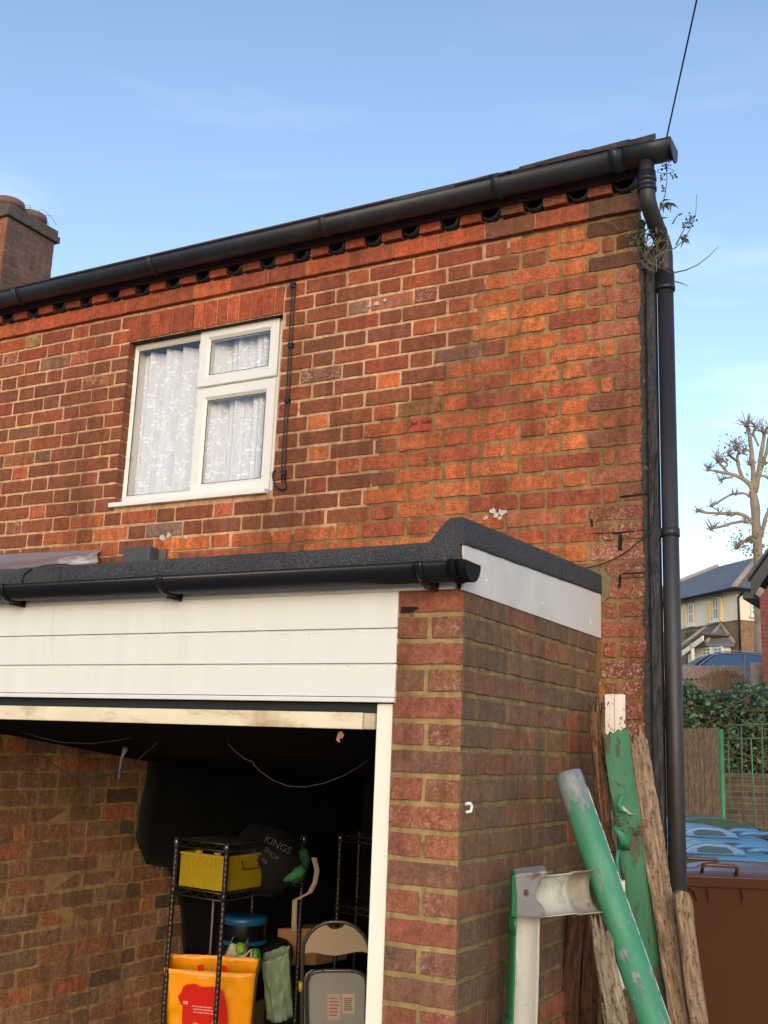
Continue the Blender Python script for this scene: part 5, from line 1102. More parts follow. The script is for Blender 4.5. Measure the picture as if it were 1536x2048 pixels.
b = MB(); b.prism([hd(x, y, Dg-.047) for x, y in ((1048, 1780), (1047, 1790), (1054, 1794), (1058, 1788), (1056, 1779))], FW*.004); b.build('rust_mark', simple('rust_mark', lin((96, 62, 52)), .8, .3, 90), elo).location = (0, 0, 0)

# ================================================================== WEED AT THE EAVES CORNER
wd_ = thing('wall_weed', 'straggly weed with dry flower stems growing from the eaves corner', 'plant', tuple(hy(1300, 500, H)))
STEM = simple('dry_stem', lin((112, 98, 80)), .8, .2, 40); LEAFM = simple('weed_leaf', lin((74, 82, 54)), .7, .3, 30); SEED = simple('seed_heads', lin((62, 58, 52)), .9, .3, 80)
YW = H-.02
def stem(pts, r0=.003, r1=.0012, mat=STEM):
    P_ = [hy(x, y, YW-.02*(i/len(pts))) for i, (x, y) in enumerate(pts)]; b = MB(); n = len(P_); b.tube(P_, [r0+(r1-r0)*i/(n-1) for i in range(n)], 6); return b.build('stem', mat, wd_)
stem([(1301, 450), (1290, 425), (1276, 400), (1262, 380)], .0035, .002); stem([(1300, 450), (1318, 425), (1326, 405), (1331, 385), (1334, 355), (1333, 325)])
stem([(1300, 525), (1322, 508), (1350, 496), (1368, 480), (1382, 455), (1392, 425), (1393, 390)]); stem([(1350, 545), (1372, 540), (1395, 530), (1418, 512), (1436, 494)]); stem([(1350, 563), (1365, 567), (1376, 572)])
stem([(1352, 490), (1362, 470), (1370, 455), (1376, 440)]); stem([(1345, 448), (1352, 435), (1359, 427)]); stem([(1240, 462), (1226, 448), (1205, 434)], .002, .001); stem([(1330, 518), (1336, 490), (1334, 460), (1331, 452)])
for k in range(24): stem([(1288+rnd(-12, 6), 480+rnd(0, 60)), (1304+rnd(-10, 10), 490+rnd(-40, 55)), (1324+rnd(-16, 20), 510+rnd(-60, 45))], .0018, .0009)
hp = MB(); hp.tube([hy(1331+17*math.cos(a), 342+5*math.sin(a), YW-.03) for a in [6.2832*i/20 for i in range(21)]], .0012, 5, cap=False); hp.build('wire_loop', STEM, wd_)
b = MB(); rw = random.Random(3)
def seedhead(x, y, sp, n):
    for k in range(n):
        a = rw.uniform(0, 6.28); d = sp*rw.random()**.5; p0 = hy(x, y+sp*.4, YW); p1 = hy(x+d*math.cos(a), y+d*math.sin(a), YW+rw.uniform(-.03, .03)); b.tube([p0, p1], .0007, 4, cap=False); b.sphere(p1, rw.uniform(.0025, .005), 5, 4, jit=.2)
for x, y, sp, n in ((1333, 332, 13, 14), (1323, 355, 9, 9), (1345, 352, 9, 8), (1328, 378, 8, 8), (1379, 440, 15, 22), (1360, 428, 3, 3), (1372, 452, 8, 8)): seedhead(x, y, sp, n)
sh_ = b.build('seed_heads', SEED, wd_); sh_['kind'] = 'stuff'
b = MB()
def wleaf(x, y, a, l, w2):
    p = hy(x, y, YW-rw.uniform(0, .06)); d = (RT*math.cos(a)+UP*math.sin(a)).normalized(); n_ = d.cross(FW).normalized(); dr = -UP*rw.uniform(.1, .5)
    pts = [p, p+d*l*.35+n_*w2-FW*.006, p+d*l*.75+n_*w2*.7+dr*l*.2, p+d*l+dr*l*.45, p+d*l*.75-n_*w2*.7+dr*l*.2, p+d*l*.35-n_*w2+FW*.004]
    b.add(pts, [(0, 1, 2, 5), (5, 2, 4), (2, 3, 4)], smooth=True)
for k in range(60): wleaf(1285+rw.gauss(0, 16), 470+rw.gauss(0, 14), rw.uniform(0, 6.28), rw.uniform(.018, .038), rw.uniform(.002, .0045))
for k in range(24): wleaf(1303+rw.gauss(0, 8), 460+rw.gauss(0, 22), rw.uniform(0, 6.28), rw.uniform(.02, .045), rw.uniform(.002, .004))
for x, y in ((1330, 405), (1328, 408), (1340, 405), (1322, 402), (1366, 470), (1372, 476), (1360, 476), (1310, 430), (1316, 438)):
    for k in range(3): wleaf(x, y, rw.uniform(-2.6, .4), rw.uniform(.025, .045), .003)
b.build('leaves', LEAFM, wd_)

# ================================================================== BINS IN THE ALLEY
def wheelie(label, name, D, xl, ytop, mat, lidmat, kind, yb):
    """wheelie bin, seen from its side; local x runs front (left) to hinge (right)"""
    p = hd(xl, ytop, D); W_, L_ = .58, .74; zt = p.z; zb = ground_h(p.x+.3, p.y+.3) if yb is None else yb
    t = thing(name, label, 'wheelie bin', (p.x, p.y, zb), 'wheelie bins in the alley')
    xa = RT.copy(); xa.z = 0; xa.normalize(); ya = Vector((-xa.y, xa.x, 0)); O = Vector((p.x, p.y, 0))
    def P(x, y, z): return O+xa*x+ya*y+UZ*z
    hb = zt-zb; b = MB(); n = 8
    tp = [(0, 0), (L_, 0), (L_, W_), (0, W_)]; bt = [(.09, .05), (L_-.13, .05), (L_-.13, W_-.05), (.09, W_-.05)]
    b.add([P(x, y, zb+.06) for x, y in bt]+[P(x, y, zt-.06) for x, y in tp], [(3, 2, 1, 0), (4, 5, 6, 7), (0, 1, 5, 4), (1, 2, 6, 5), (2, 3, 7, 6), (3, 0, 4, 7)])
    b.build('bin_body', mat, t, bevel=.02, seg=3)
    b = MB(); b.obox(P(-.025, -.025, zt-.105), xa*(L_+.05), ya*(W_+.05), UZ*.062); b.build('bin_rim', mat, t, bevel=.012)
    for fx_ in (.16, .38, .6):
        b = MB(); b.add([P(fx_, -.028, zt-.106), P(fx_+.012, -.028, zt-.106), P(fx_+.012, -.028, zt-.15), P(fx_+.006, -.01, zt-.22), P(fx_, -.01, zt-.106), P(fx_+.012, -.01, zt-.106)], [(0, 1, 2), (0, 2, 3), (0, 3, 4), (1, 5, 3, 2)]); b.build('bin_gusset', mat, t)
    b = MB(); b.prism([P(.03, -.022, zt-.106), P(.09, -.022, zt-.106), P(.105, -.022, zt-.19), P(.095, -.022, zt-.19), P(.07, -.022, zt-.13)], ya*.05); b.build('lift_bracket', mat, t)
    lid = MB(); V = []; nx_, ny_ = 22, 16
    for j in range(ny_+1):
        for i in range(nx_+1):
            x = -.04+(L_+.08)*i/nx_; y = -.035+(W_+.07)*j/ny_; u = i/nx_; v = j/ny_
            ed_ = min(1, min(u, 1-u)*10)*min(1, min(v, 1-v)*8); hgt = .0
            if kind == 'flat': hgt = .03*ed_+.035*math.exp(-((v-.5)/.28)**4)*math.exp(-((u-.62)/.36)**6)
            elif kind == 'dome': hgt = .03*ed_+.07*ed_*math.sin(math.pi*min(1, u*1.0))**.8
            else: hgt = .03*ed_+.06*math.exp(-((v-.32)/.2)**4)*math.exp(-((u-.36)/.26)**4)+.05*math.exp(-((v-.72)/.2)**4)*math.exp(-((u-.28)/.28)**4)+.02*ed_*math.sin(math.pi*u)
            V.append(P(x, y, zt-.038+hgt))
    nn2 = nx_+1; F = [(j*nn2+i, j*nn2+i+1, (j+1)*nn2+i+1, (j+1)*nn2+i) for j in range(ny_) for i in range(nx_)]
    lid.add(V, F, smooth=True); lo_ = lid.build('bin_lid', lidmat, t); md = lo_.modifiers.new('s', 'SOLIDIFY'); md.thickness = .014; md.offset = -1; md = lo_.modifiers.new('b', 'SUBSURF'); md.levels = 1; md.render_levels = 1
    for yy in (.0, .42) if kind == 'flat' else ():
        h = MB(); q = P(.12, yy-.05, zt-.01); h.tube([q, q-ya*.04+UZ*.05, q-ya*.045+UZ*.052+xa*.02, q-ya*.045+UZ*.05+xa*.2, q-ya*.04+UZ*.04+xa*.22, q+xa*.22-UZ*.01], .013, 8) if kind == 'flat' else h.obox(P(.05, yy+.02, zt+.018), xa*.15, ya*.05, UZ*.034)
        h.build('lid_handle', lidmat, lo_, bevel=.006 if kind != 'flat' else 0).location = (0, 0, 0)
    if kind == 'blue':
        for yy in (-.02, .30):
            b = MB(); b.prism([P(.05, yy, zt-.01), P(.02, yy, zt+.004), P(.10, yy, zt+.052), P(.20, yy, zt+.072), P(.36, yy, zt+.066), P(.46, yy, zt+.03), P(.50, yy, zt-.01)], ya*.22); b.build('lid_hood', lidmat, lo_, bevel=.014, seg=3).location = (0, 0, 0)
            b = MB(); b.prism([P(.14, yy-.003, zt+.006), P(.13, yy-.003, zt+.03), P(.18, yy-.003, zt+.050), P(.34, yy-.003, zt+.046), P(.39, yy-.003, zt+.02), P(.39, yy-.003, zt+.006)], ya*.02); b.build('grip_shade', RECESS_SHADE, lo_, bevel=.003).location = (0, 0, 0)  # dark panel set proud, painting the shade of a grip hollow
            b = MB(); b.tube([P(.50, yy+.05, zt+.02), P(.60, yy+.08, zt+.034), P(.78, yy+.10, zt+.03)], [.012, .02, .016], 8); b.build('lid_rib', lidmat, lo_).location = (0, 0, 0)
    for sy in (.06, W_-.1):
        wq = MB(); c = P(L_-.09, sy, zb+.1); wq.tube([c, c+ya*.05], .1, 18); wq.build('wheel', BLACKPVC, t)
    h = MB(); h.tube([P(L_+.03, .1, zt-.05), P(L_+.08, .1, zt-.03), P(L_+.08, W_-.1, zt-.03), P(L_+.03, W_-.1, zt-.05)], .014, 8); h.build('push_handle', mat, t)
    return t
RECESS_SHADE = simple('lid_shade', lin((30, 62, 90)), .5, .1, 6)
BROWN = simple('brown_bin', lin((72, 43, 24)), .8, .06, 3, spec=.2, bmp=.1, bscale=90); BROWNL = simple('brown_lid', lin((92, 58, 44)), .3, .08, 3)
BLUEB = simple('blue_bin', lin((64, 112, 150)), .45, .06, 3); BLUEL = simple('blue_lid', lin((78, 128, 168)), .32, .08, 4); GRNB = simple('olive_bin', lin((52, 66, 40)), .5, .1, 3); GRNL = simple('olive_lid', lin((66, 84, 54)), .28, .1, 4)
wheelie('brown wheelie bin with a bulging lid, nearest of the bins beside the downpipe', 'wheelie_bin', 7.0, 1362, 1738, BROWN, BROWNL, 'flat', 0)
wheelie('blue lidded wheelie bin directly behind the brown one', 'wheelie_bin', 7.75, 1356, 1704, GRNB, BLUEL, 'blue', None)
wheelie('second blue lidded wheelie bin, between the other blue lid and the olive lid', 'wheelie_bin', 8.5, 1352, 1670, GRNB, BLUEL, 'blue', None)
wheelie('olive green domed wheelie bin at the far end of the row', 'wheelie_bin', 9.3, 1345, 1648, GRNB, GRNL, 'dome', None)

# ================================================================== ALLEY END: fence panel, gate, low wall, hedge
FENCEW = wood_mat('fence_timber', lin((66, 56, 46)), lin((106, 92, 76)), lin((134, 118, 100)), g=.9, bmp=.4)
Df = 12.0; fp = thing('board_fence', 'weathered vertical board fence panel left of the green gate post', 'fence', tuple(hd(1400, 1650, Df)))
xs_ = [1330, 1352, 1374, 1386, 1396, 1406, 1420, 1436]
for i in range(len(xs_)-1):
    a, b2 = hd(xs_[i]+.3, 1454+(1440-xs_[i])*.02, Df), hd(xs_[i+1]-.3, 1454, Df); gz_ = ground_h(a.x, a.y)-.1
    b = MB(); dd_ = Vector((0, .02, 0))+Vector((0, .006*(i % 2), 0)); b.prism([Vector((a.x, a.y+.006*(i % 2), gz_)), Vector((b2.x, b2.y+.006*(i % 2), gz_)), Vector((b2.x, b2.y+.006*(i % 2), a.z+rnd(-.01, .01))), Vector((a.x, a.y+.006*(i % 2), a.z+rnd(-.01, .01)))], dd_); b.build('fence_board', FENCEW, fp)
gp2 = thing('iron_gate', 'green painted iron gate with scrollwork between the fence and the brick gable', 'gate', tuple(hd(1480, 1700, 12.2)))
DG = 12.1; GI = simple('old_green_iron', lin((72, 92, 64)), .6, .3, 20); GN = simple('green_iron', lin((60, 122, 76)), .5, .12, 10)
a = hd(1441, 1458, DG); b = MB(); b.tube([Vector((a.x, a.y, 0)), a], .032, 14); b.build('gate_post', GN, gp2)
def bar(pts, r_, mat=GI, nm='gate_bar', D=DG): b = MB(); b.tube([hd(x, y, D) for x, y in pts], r_, 8); return b.build(nm, mat, gp2)
bar([(1448, 1451), (1600, 1446)], .010); bar([(1448, 1478), (1600, 1475)], .009)
for x0, x1, y0, mt2 in ((1456, 1460, 1480, GI), (1482, 1486, 1452, GI), (1502, 1508, 1478, GN), (1524, 1527, 1448, GI), (1546, 1549, 1476, GI)): bar([(x0, y0), (x1, 1600), (x1+3, 1700)], .0085, mt2)
def ringb(x, y, r_, turns=1.0, a0=0): bar([(x+r_*(1-.55*(i/30 if turns > 1 else 0))*math.cos(a0+6.2832*turns*i/30), y+r_*(1-.55*(i/30 if turns > 1 else 0))*math.sin(a0+6.2832*turns*i/30)) for i in range(31)], .006, GI, 'gate_scroll')
ringb(1467, 1464, 10); ringb(1501, 1446, 9, 1.4, 1.2); ringb(1523, 1438, 9, 1.4, 4); ringb(1538, 1466, 9); ringb(1536, 1508, 12, 1.3, 3); ringb(1536, 1530, 11, 1.3, 3); bar([(1492, 1440), (1506, 1455), (1528, 1428)], .006, GI, 'gate_scroll')
def brick_tex(name, c1, c2, mort, bw=.225, bh=.075, scale=1.0, uvw=None):
    m_, t, b = newmat(name); bt = t.nodes.new('ShaderNodeTexBrick'); bt.inputs['Scale'].default_value = scale; bt.inputs['Brick Width'].default_value = bw; bt.inputs['Row Height'].default_value = bh; bt.inputs['Mortar Size'].default_value = .006
    bt.inputs['Color1'].default_value = (*c1, 1); bt.inputs['Color2'].default_value = (*c2, 1); bt.inputs['Mortar'].default_value = (*mort, 1); bt.offset = .5
    t.links.new(tex(t, 'UV'), bt.inputs['Vector']); r = ramp(t, [(.3, .75), (.7, 1.2)]); t.links.new(nzt(t, tex(t), 8, 6), r.inputs[0]); c = mixc(t, 1.0, bt.outputs['Color'], r.outputs[0], 'MULTIPLY')
    t.links.new(c, b.inputs['Base Color']); b.inputs['Roughness'].default_value = .9; bump(t, b, bt.outputs['Fac'], -.5, .006); return m_
def uv_box(o):
    me = o.data; uv = me.uv_layers.new(name='UVMap')
    for p in me.polygons:
        n_ = p.normal; h_ = Vector((-n_.y, n_.x, 0)); h_ = h_.normalized() if h_.length > .05 else Vector((1, 0, 0))
        for li in p.loop_indices: v = me.vertices[me.loops[li].vertex_index].co; uv.data[li].uv = (v.dot(h_), v.z)
    return o
DW = 14.2; a, b2 = hd(1440, 1556, DW), hd(1640, 1552, DW); wl = MB(); wl.obox(Vector((a.x, a.y, 0)), (b2-a)*Vector((1, 1, 0)).length*.0+Vector((b2.x-a.x, b2.y-a.y, 0)), Vector((0, .23, 0)), UZ*a.z)
lw = thing('low_brick_wall', 'low old brick retaining wall seen through the iron gate', 'wall', (a.x, a.y, 0)); uv_box(wl.build('wall', brick_tex('alley_brick', lin((88, 70, 58)), lin((66, 50, 44)), lin((104, 92, 74))), lw))
wc = MB(); wc.obox(Vector((a.x, a.y-.03, a.z+.001)), Vector((b2.x-a.x, b2.y-a.y, 0)), Vector((0, .3, 0)), UZ*.07); wc.build('coping', simple('coping', lin((86, 74, 58)), .95, .3, 8, bmp=.8, bscale=25), lw, bevel=.01)
# ivy hedge and rust-coloured shrub
def leafcloud(name, pts, sizes, mats, parent=None, seed=1, flat=.5):
    r2 = random.Random(seed); mb = MB()
    for p, s in zip(pts, sizes):
        n_ = Vector((r2.gauss(0, 1), r2.gauss(-.8, 1), r2.gauss(.6, 1))).normalized(); x_ = n_.orthogonal().normalized(); x_ = (Matrix.Rotation(r2.uniform(0, 6.28), 3, n_) @ x_); y_ = n_.cross(x_)
        mb.add([p-x_*s, p-x_*s*.2+y_*s*.62+n_*s*.15, p+x_*s, p-x_*s*.2-y_*s*.62+n_*s*.15], [(0, 3, 2, 1)] if False else [(0, 1, 2), (0, 2, 3)], mi=r2.choices(range(len(mats)), [3]+[2]*(len(mats)-1))[0])
    return mb.build(name, mats, parent)
IV = [simple('ivy_mid', lin((56, 84, 50)), .45, .3, 4), simple('ivy_dark', lin((34, 56, 38)), .4, .3, 4), simple('ivy_light', lin((92, 118, 74)), .45, .3, 4)]
hedge = thing('ivy_hedge', 'dense dark ivy hedge above the fence and gate', 'hedge', tuple(hd(1450, 1450, 16.5)))
core = MB(); DH = 17.2; rh = random.Random(8); pts = []; szs = []
def htop(x): return 1376+8*math.sin(x*.045)+6*math.sin(x*.13+1)
V = []; nc = 26
for i in range(nc+1):
    x = 1280+360*i/nc
    for j in range(9):
        y = htop(x)+22+(1640-htop(x))*j/8; V.append(hd(x, y, DH+.9+.35*mnoise.noise(Vector((x*.03, y*.03, 0)))))
core.add(V, [(i*9+j, (i+1)*9+j, (i+1)*9+j+1, i*9+j+1) for i in range(nc) for j in range(8)], smooth=True); co = core.build('shade_core', simple('ivy_shade', lin((30, 36, 26)), .9, .4, 6), hedge); md = co.modifiers.new('s', 'SOLIDIFY'); md.thickness = .8; md.offset = 0  # dark core painting the shade between the leaves
for k in range(8500):
    x = rh.uniform(1285, 1630); ht = htop(x)+8*mnoise.noise(Vector((x*.09, 7, 0))); y = ht+(1640-ht)*rh.random()**1.25; dd_ = DH+.15*rh.gauss(0, 1)-.35*mnoise.noise(Vector((x*.035, y*.035, 2)))*1.4
    pts.append(hd(x, y, dd_)); szs.append(rh.uniform(.022, .055))
leafcloud('leaves', pts, szs, IV, hedge, 4)
tw = MB()
for k in range(90):
    x, y = rh.uniform(1355, 1560), rh.uniform(1390, 1560); p = hd(x, y, DH-.25); tw.tube([p, p+Vector((rh.uniform(-.3, .3), -.05, rh.uniform(-.2, .2))), p+Vector((rh.uniform(-.5, .5), -.02, rh.uniform(-.35, .3)))], .006, 5)
tw.build('twigs', simple('hedge_twig', lin((104, 88, 66)), .9, .2), hedge)
shr = thing('dry_shrub', 'rust-coloured dry shrub between the ivy hedge and the far timber fence', 'shrub', tuple(hd(1445, 1385, 21)))
tw = MB()
for k in range(900):
    x = 1445+rh.gauss(0, 26); d_ = abs(x-1445)/55; y = 1345+26*d_*d_+rh.random()**1.3*45; p = hd(x, y, 21+rh.gauss(0, .25)); q = p+Vector((rh.gauss(0, .06), 0, rh.uniform(.04, .16))); s_ = .007; tw.add([p-RT*s_, p+RT*s_, q], [(0, 1, 2)])
tw.build('twigs', simple('rust_twigs', lin((126, 100, 68)), .9, .4, 2), shr)
# close-boarded fence on the bank, steel post, stone gatepost
DFn = 24; bf = thing('feather_edge_fence', 'weathered close-boarded fence on the bank in front of the dark blue car', 'fence', tuple(hd(1430, 1400, DFn)))
FW2 = wood_mat('bank_fence_timber', lin((170, 148, 132)), lin((200, 178, 160)), lin((216, 198, 180)), g=.10, bmp=.2)
x = 1290.0
while x < 1502:
    a, b2 = hd(x, 1330, DFn), hd(x+9.6, 1331.4, DFn+.04); zb = a.z-.95; b = MB(); b.prism([Vector((a.x, a.y, zb)), Vector((b2.x, b2.y+.012, zb)), Vector((b2.x, b2.y+.012, b2.z+rnd(-.015, .015))), Vector((a.x, a.y, a.z+rnd(-.015, .015)))], Vector((0, .018, 0))); b.build('fence_board', FW2, bf); x += 9.6
a, b2 = hd(1290, 1357, DFn-.05), hd(1420, 1356, DFn-.05); b = MB(); b.obox(a, b2-a, Vector((0, .03, 0)), UZ*-.05); b.build('gravel_board', simple('dark_rail', lin((92, 72, 60)), .9, .2), bf)
sp2 = MB(); a = hd(1490, 1312, 22.8); sp2.tube([a-UZ*2.2, a], .028, 12); sp2.sphere(a+UZ*.005, .031, 12, 6, sz=.6); tag(sp2.build('steel_post', LEAD), 'plain grey steel post standing by the dry shrub', 'post')
gs_ = MB(); a = hd(1516, 1326, 23.2); 
V = []
for j in range(9):
    for i in range(12):
        an = 6.2832*i/12; V.append(a+Vector((math.cos(an)*.16, math.sin(an)*.16, -.85*(1-j/8)))*1.0+Vector((.02*mnoise.noise(Vector((i, j, 1))), .02*mnoise.noise(Vector((i, j, 4))), .03*mnoise.noise(Vector((i, j, 7)))*(j == 8))))
gs_.add(V, [(j*12+i, j*12+(i+1) % 12, (j+1)*12+(i+1) % 12, (j+1)*12+i) for j in range(8) for i in range(12)]+[tuple(range(96, 108))], smooth=True)
tag(gs_.build('tree_stump', simple('stump_bark', lin((176, 148, 122)), .9, .3, 6, bmp=.8, bscale=14)), 'pale stubby tree stump at the right end of the bank fence', 'stump')

# ================================================================== CAR ON THE ROAD
DCR = 30; car = thing('parked_car', 'dark blue car parked behind the bank fence, only its roof showing', 'car', tuple(hd(1440, 1330, DCR)-UZ*1.4))
ca0, ca1 = hd(1350, 1312, DCR), hd(1560, 1312, DCR); cdx = ca1-ca0; cdx.z = 0; Lc = 4.3; cdx.normalize(); cdy = Vector((-cdx.y, cdx.x, 0)); zr = hd(1470, 1308.5, DCR).z; cz0 = zr-1.48
c00 = Vector((ca0.x, ca0.y, 0))-cdx*.75
prof = [(0, .35), (.02, .75), (.15, .92), (.95, 1.02), (1.55, 1.40), (2.0, 1.47), (2.6, 1.48), (3.4, 1.42), (4.05, 1.05), (4.25, .98), (4.3, .5), (4.2, .3), (.1, .28)]
CARP = simple('blue_car_paint', lin((28, 35, 46)), .5, .04, 2); CARW = simple('car_glass', lin((70, 96, 122)), .08, .03)
def CP(x, y, z): return c00+cdx*x+cdy*y+UZ*(cz0+z)
b = MB(); wy = lambda z: .88-.28*max(0, (z-.95)/.53)
F1 = [CP(x, -wy(z), z) for x, z in prof]; F2 = [CP(x, wy(z), z) for x, z in prof]; n = len(prof); b.add(F1+F2, [tuple(range(n)), tuple(range(2*n-1, n-1, -1))]+[(i, n+i, n+(i+1) % n, (i+1) % n) for i in range(n)]); b.build('body', CARP, car, bevel=.03, seg=2)
for pl in ([(1.25, 1.06), (1.68, 1.37), (2.4, 1.41), (2.4, 1.06)], [(2.48, 1.06), (2.48, 1.41), (3.3, 1.36), (3.72, 1.06)]):
    b = MB(); b.prism([CP(x, -wy(z)-.004, z) for x, z in pl], cdy*.006); b.build('side_window', CARW, car)
b = MB(); b.tube([CP(x, -wy(z)-.01, z) for x, z in ((1.15, 1.03), (1.35, 1.2), (1.62, 1.38), (2.0, 1.425), (2.6, 1.435), (3.3, 1.385), (3.8, 1.05))], .014, 6); b.build('window_trim', simple('trim', lin((150, 170, 190)), .25, metal=.6), car)
b = MB(); b.tube([CP(x, -.56, z) for x, z in ((1.7, 1.46), (2.0, 1.50), (2.6, 1.51), (3.3, 1.46))], .016, 6); b.build('roof_rail', simple('rail', lin((150, 165, 180)), .3, metal=.6), car)
for x in (.85, 3.45):
    for s_ in (-.88, .70):
        b = MB(); c = CP(x, s_, .32); b.tube([c, c+cdy*.18], .32, 20); b.build('wheel', BLACKSTUFF, car)

# ================================================================== CREAM HOUSE ON THE HILL
D0 = 42; hc0 = hd(1474, 1181, D0); ha = Vector((math.sin(R(-45.5)), math.cos(R(-45.5)), 0)); hb2 = Vector((math.sin(R(44.5)), math.cos(R(44.5)), 0)); nL = Vector((-hb2.x, -hb2.y, 0)); nR = Vector((-ha.x, -ha.y, 0))
EZ = hc0.z; HL, HR = 11.0, 8.0; base_z = hd(1474, 1320, D0).z-.6
ch = thing('cream_house', 'cream rendered house with a slate hipped roof and brick ground floor', 'house', (hc0.x, hc0.y, base_z)); c3 = Vector((hc0.x, hc0.y, 0))
CREAM = simple('cream_render', lin((238, 222, 196)), .85, .04, 1); FARBR = brick_tex('far_brick', lin((150, 116, 82)), lin((120, 88, 64)), lin((150, 128, 100)), .225, .075)
bz_ = hd(1477, 1241, D0).z
b = MB(); b.prism([c3, c3+hb2*HR, c3+hb2*HR+ha*HL, c3+ha*HL][::-1], (0, 0, 1)); b.v = [Vector((v.x, v.y, bz_+.002 if v.z < .5 else EZ)) for v in b.v]; b.build('upper_wall', CREAM, ch)
b = MB(); b.prism([c3+ha*.05+hb2*.05, c3+hb2*(HR-.05)+ha*.05, c3+hb2*(HR-.05)+ha*(HL-.05), c3+ha*(HL-.05)+hb2*.05][::-1], (0, 0, 1)); b.v = [Vector((v.x, v.y, base_z if v.z < .5 else bz_)) for v in b.v]; uv_box(b.build('lower_wall', FARBR, ch))
ov = .4; R0 = c3-ha*ov-hb2*ov; q = [R0, R0+hb2*(HR+2*ov), R0+hb2*(HR+2*ov)+ha*(HL+2*ov), R0+ha*(HL+2*ov)]; apz = EZ+2.35; ap1 = R0+ha*(HR/2+ov)+hb2*(HR/2+ov); ap2 = ap1+ha*(HL-HR)
zf = lambda p, z: Vector((p.x, p.y, z))
ROOF2 = simple('far_slate', lin((104, 106, 108)), .7, .12, 1.5, dirt=lin((84, 86, 84)), dscale=1.2); HIP = simple('hip_tile', lin((160, 146, 138)), .8, .1)
b = MB(); V = [zf(p, EZ+.06) for p in q]+[zf(ap1, apz), zf(ap2, apz)]+[zf(p, EZ-.04) for p in q]
b.add(V, [(0, 1, 4), (1, 2, 5, 4), (2, 3, 5), (3, 0, 4, 5), (0, 3, 9, 6), (1, 0, 6, 7), (2, 1, 7, 8), (3, 2, 8, 9), (6, 7, 8, 9)]); rf2 = b.build('roof', ROOF2, ch)
for i, ap in ((0, ap1), (1, ap1), (3, ap2)):
    b = MB(); b.tube([V[i]+UZ*.02, zf(ap, apz+.02)], .12, 6); b.build('hip_ridge', HIP, rf2).location = (0, 0, 0)
gu = MB(); gu.tube([zf(q[3], EZ-.02)-hb2*.05, zf(q[0], EZ-.02)-hb2*.05-ha*.05, zf(q[1], EZ-.02)-ha*.05], .075, 8); gu.build('gutter', BLACKPVC, ch)
dpp = MB(); g0 = zf(c3, 0)+hb2*.35-ha*.06
gq = hpl(1487, 1182, c3-ha*.4, ha); gq2 = hpl(1476.5, 1195, c3-ha*.08, ha); gq3 = hpl(1480, 1310, c3-ha*.08, ha)
dpp.tube([gq, hpl(1484, 1187, c3-ha*.2, ha), gq2, Vector((gq2.x, gq2.y, base_z))], .05, 8); dpp.build('downpipe', OLDPVC, ch)
def far_window(x0, y0, x1, y1, pl, nrm_, ax_, nm='window', mull=True):
    a, b2 = hpl(x0, y0, pl, nrm_), hpl(x1, y1, pl, nrm_); w2 = abs((b2-a).dot(ax_)); sg_ = 1 if (b2-a).dot(ax_) > 0 else -1; axx = ax_*sg_; z1_, z0_ = max(a.z, b2.z), min(a.z, b2.z); o = zf(a, z0_)+nrm_*.02
    f = MB()
    for (s0, s1, t0, t1) in ((0, w2, 0, .08), (0, w2, z1_-z0_-.08, z1_-z0_), (0, .07, .08, z1_-z0_-.08), (w2-.07, w2, .08, z1_-z0_-.08), (.07, w2-.07, (z1_-z0_)*.5-.03, (z1_-z0_)*.5+.03))+(((w2/2-.02, w2/2+.02, .08, (z1_-z0_)*.5-.03), (w2/2-.02, w2/2+.02, (z1_-z0_)*.5+.03, z1_-z0_-.08)) if mull else ()):
        f.obox(o+axx*s0+UZ*t0, axx*(s1-s0), nrm_*.05, UZ*(t1-t0))
    fo = f.build(nm, UPVC, ch)
    g_ = MB(); g_.obox(o+axx*.05+UZ*.05, axx*(w2-.1), nrm_*.015, UZ*(z1_-z0_-.1)); g_.build('pane', simple('far_glass', lin((120, 116, 100)), .15, .2, 1), fo).location = (0, 0, 0)
    s2 = MB(); s2.obox(o-axx*.08-UZ*.09, axx*(w2+.16), nrm_*.12, UZ*.085); s2.build('sill', UPVC, fo).location = (0, 0, 0)
far_window(1378, 1208, 1390, 1249, c3, nL, ha); far_window(1426, 1194, 1440, 1240, c3, nL, ha); far_window(1500, 1208, 1524, 1233, c3, nR, hb2, mull=True)
# yellowish strips beside the windows paint warm light on their reveals
for x0, y0, x1, y1 in ((1369, 1206, 1377, 1253), (1416, 1194, 1425, 1246), (1441, 1190, 1446, 1243)):
    a, b2 = hpl(x0, y0, c3, nL), hpl(x1, y1, c3, nL); b = MB(); w2 = (b2-a).dot(ha); b.obox(zf(a, bz_+.05), ha*w2, nL*.10, UZ*(EZ-bz_-.2)); b.build('lit_reveal', simple('lit_reveal_paint', lin((232, 204, 150)), .85), ch)
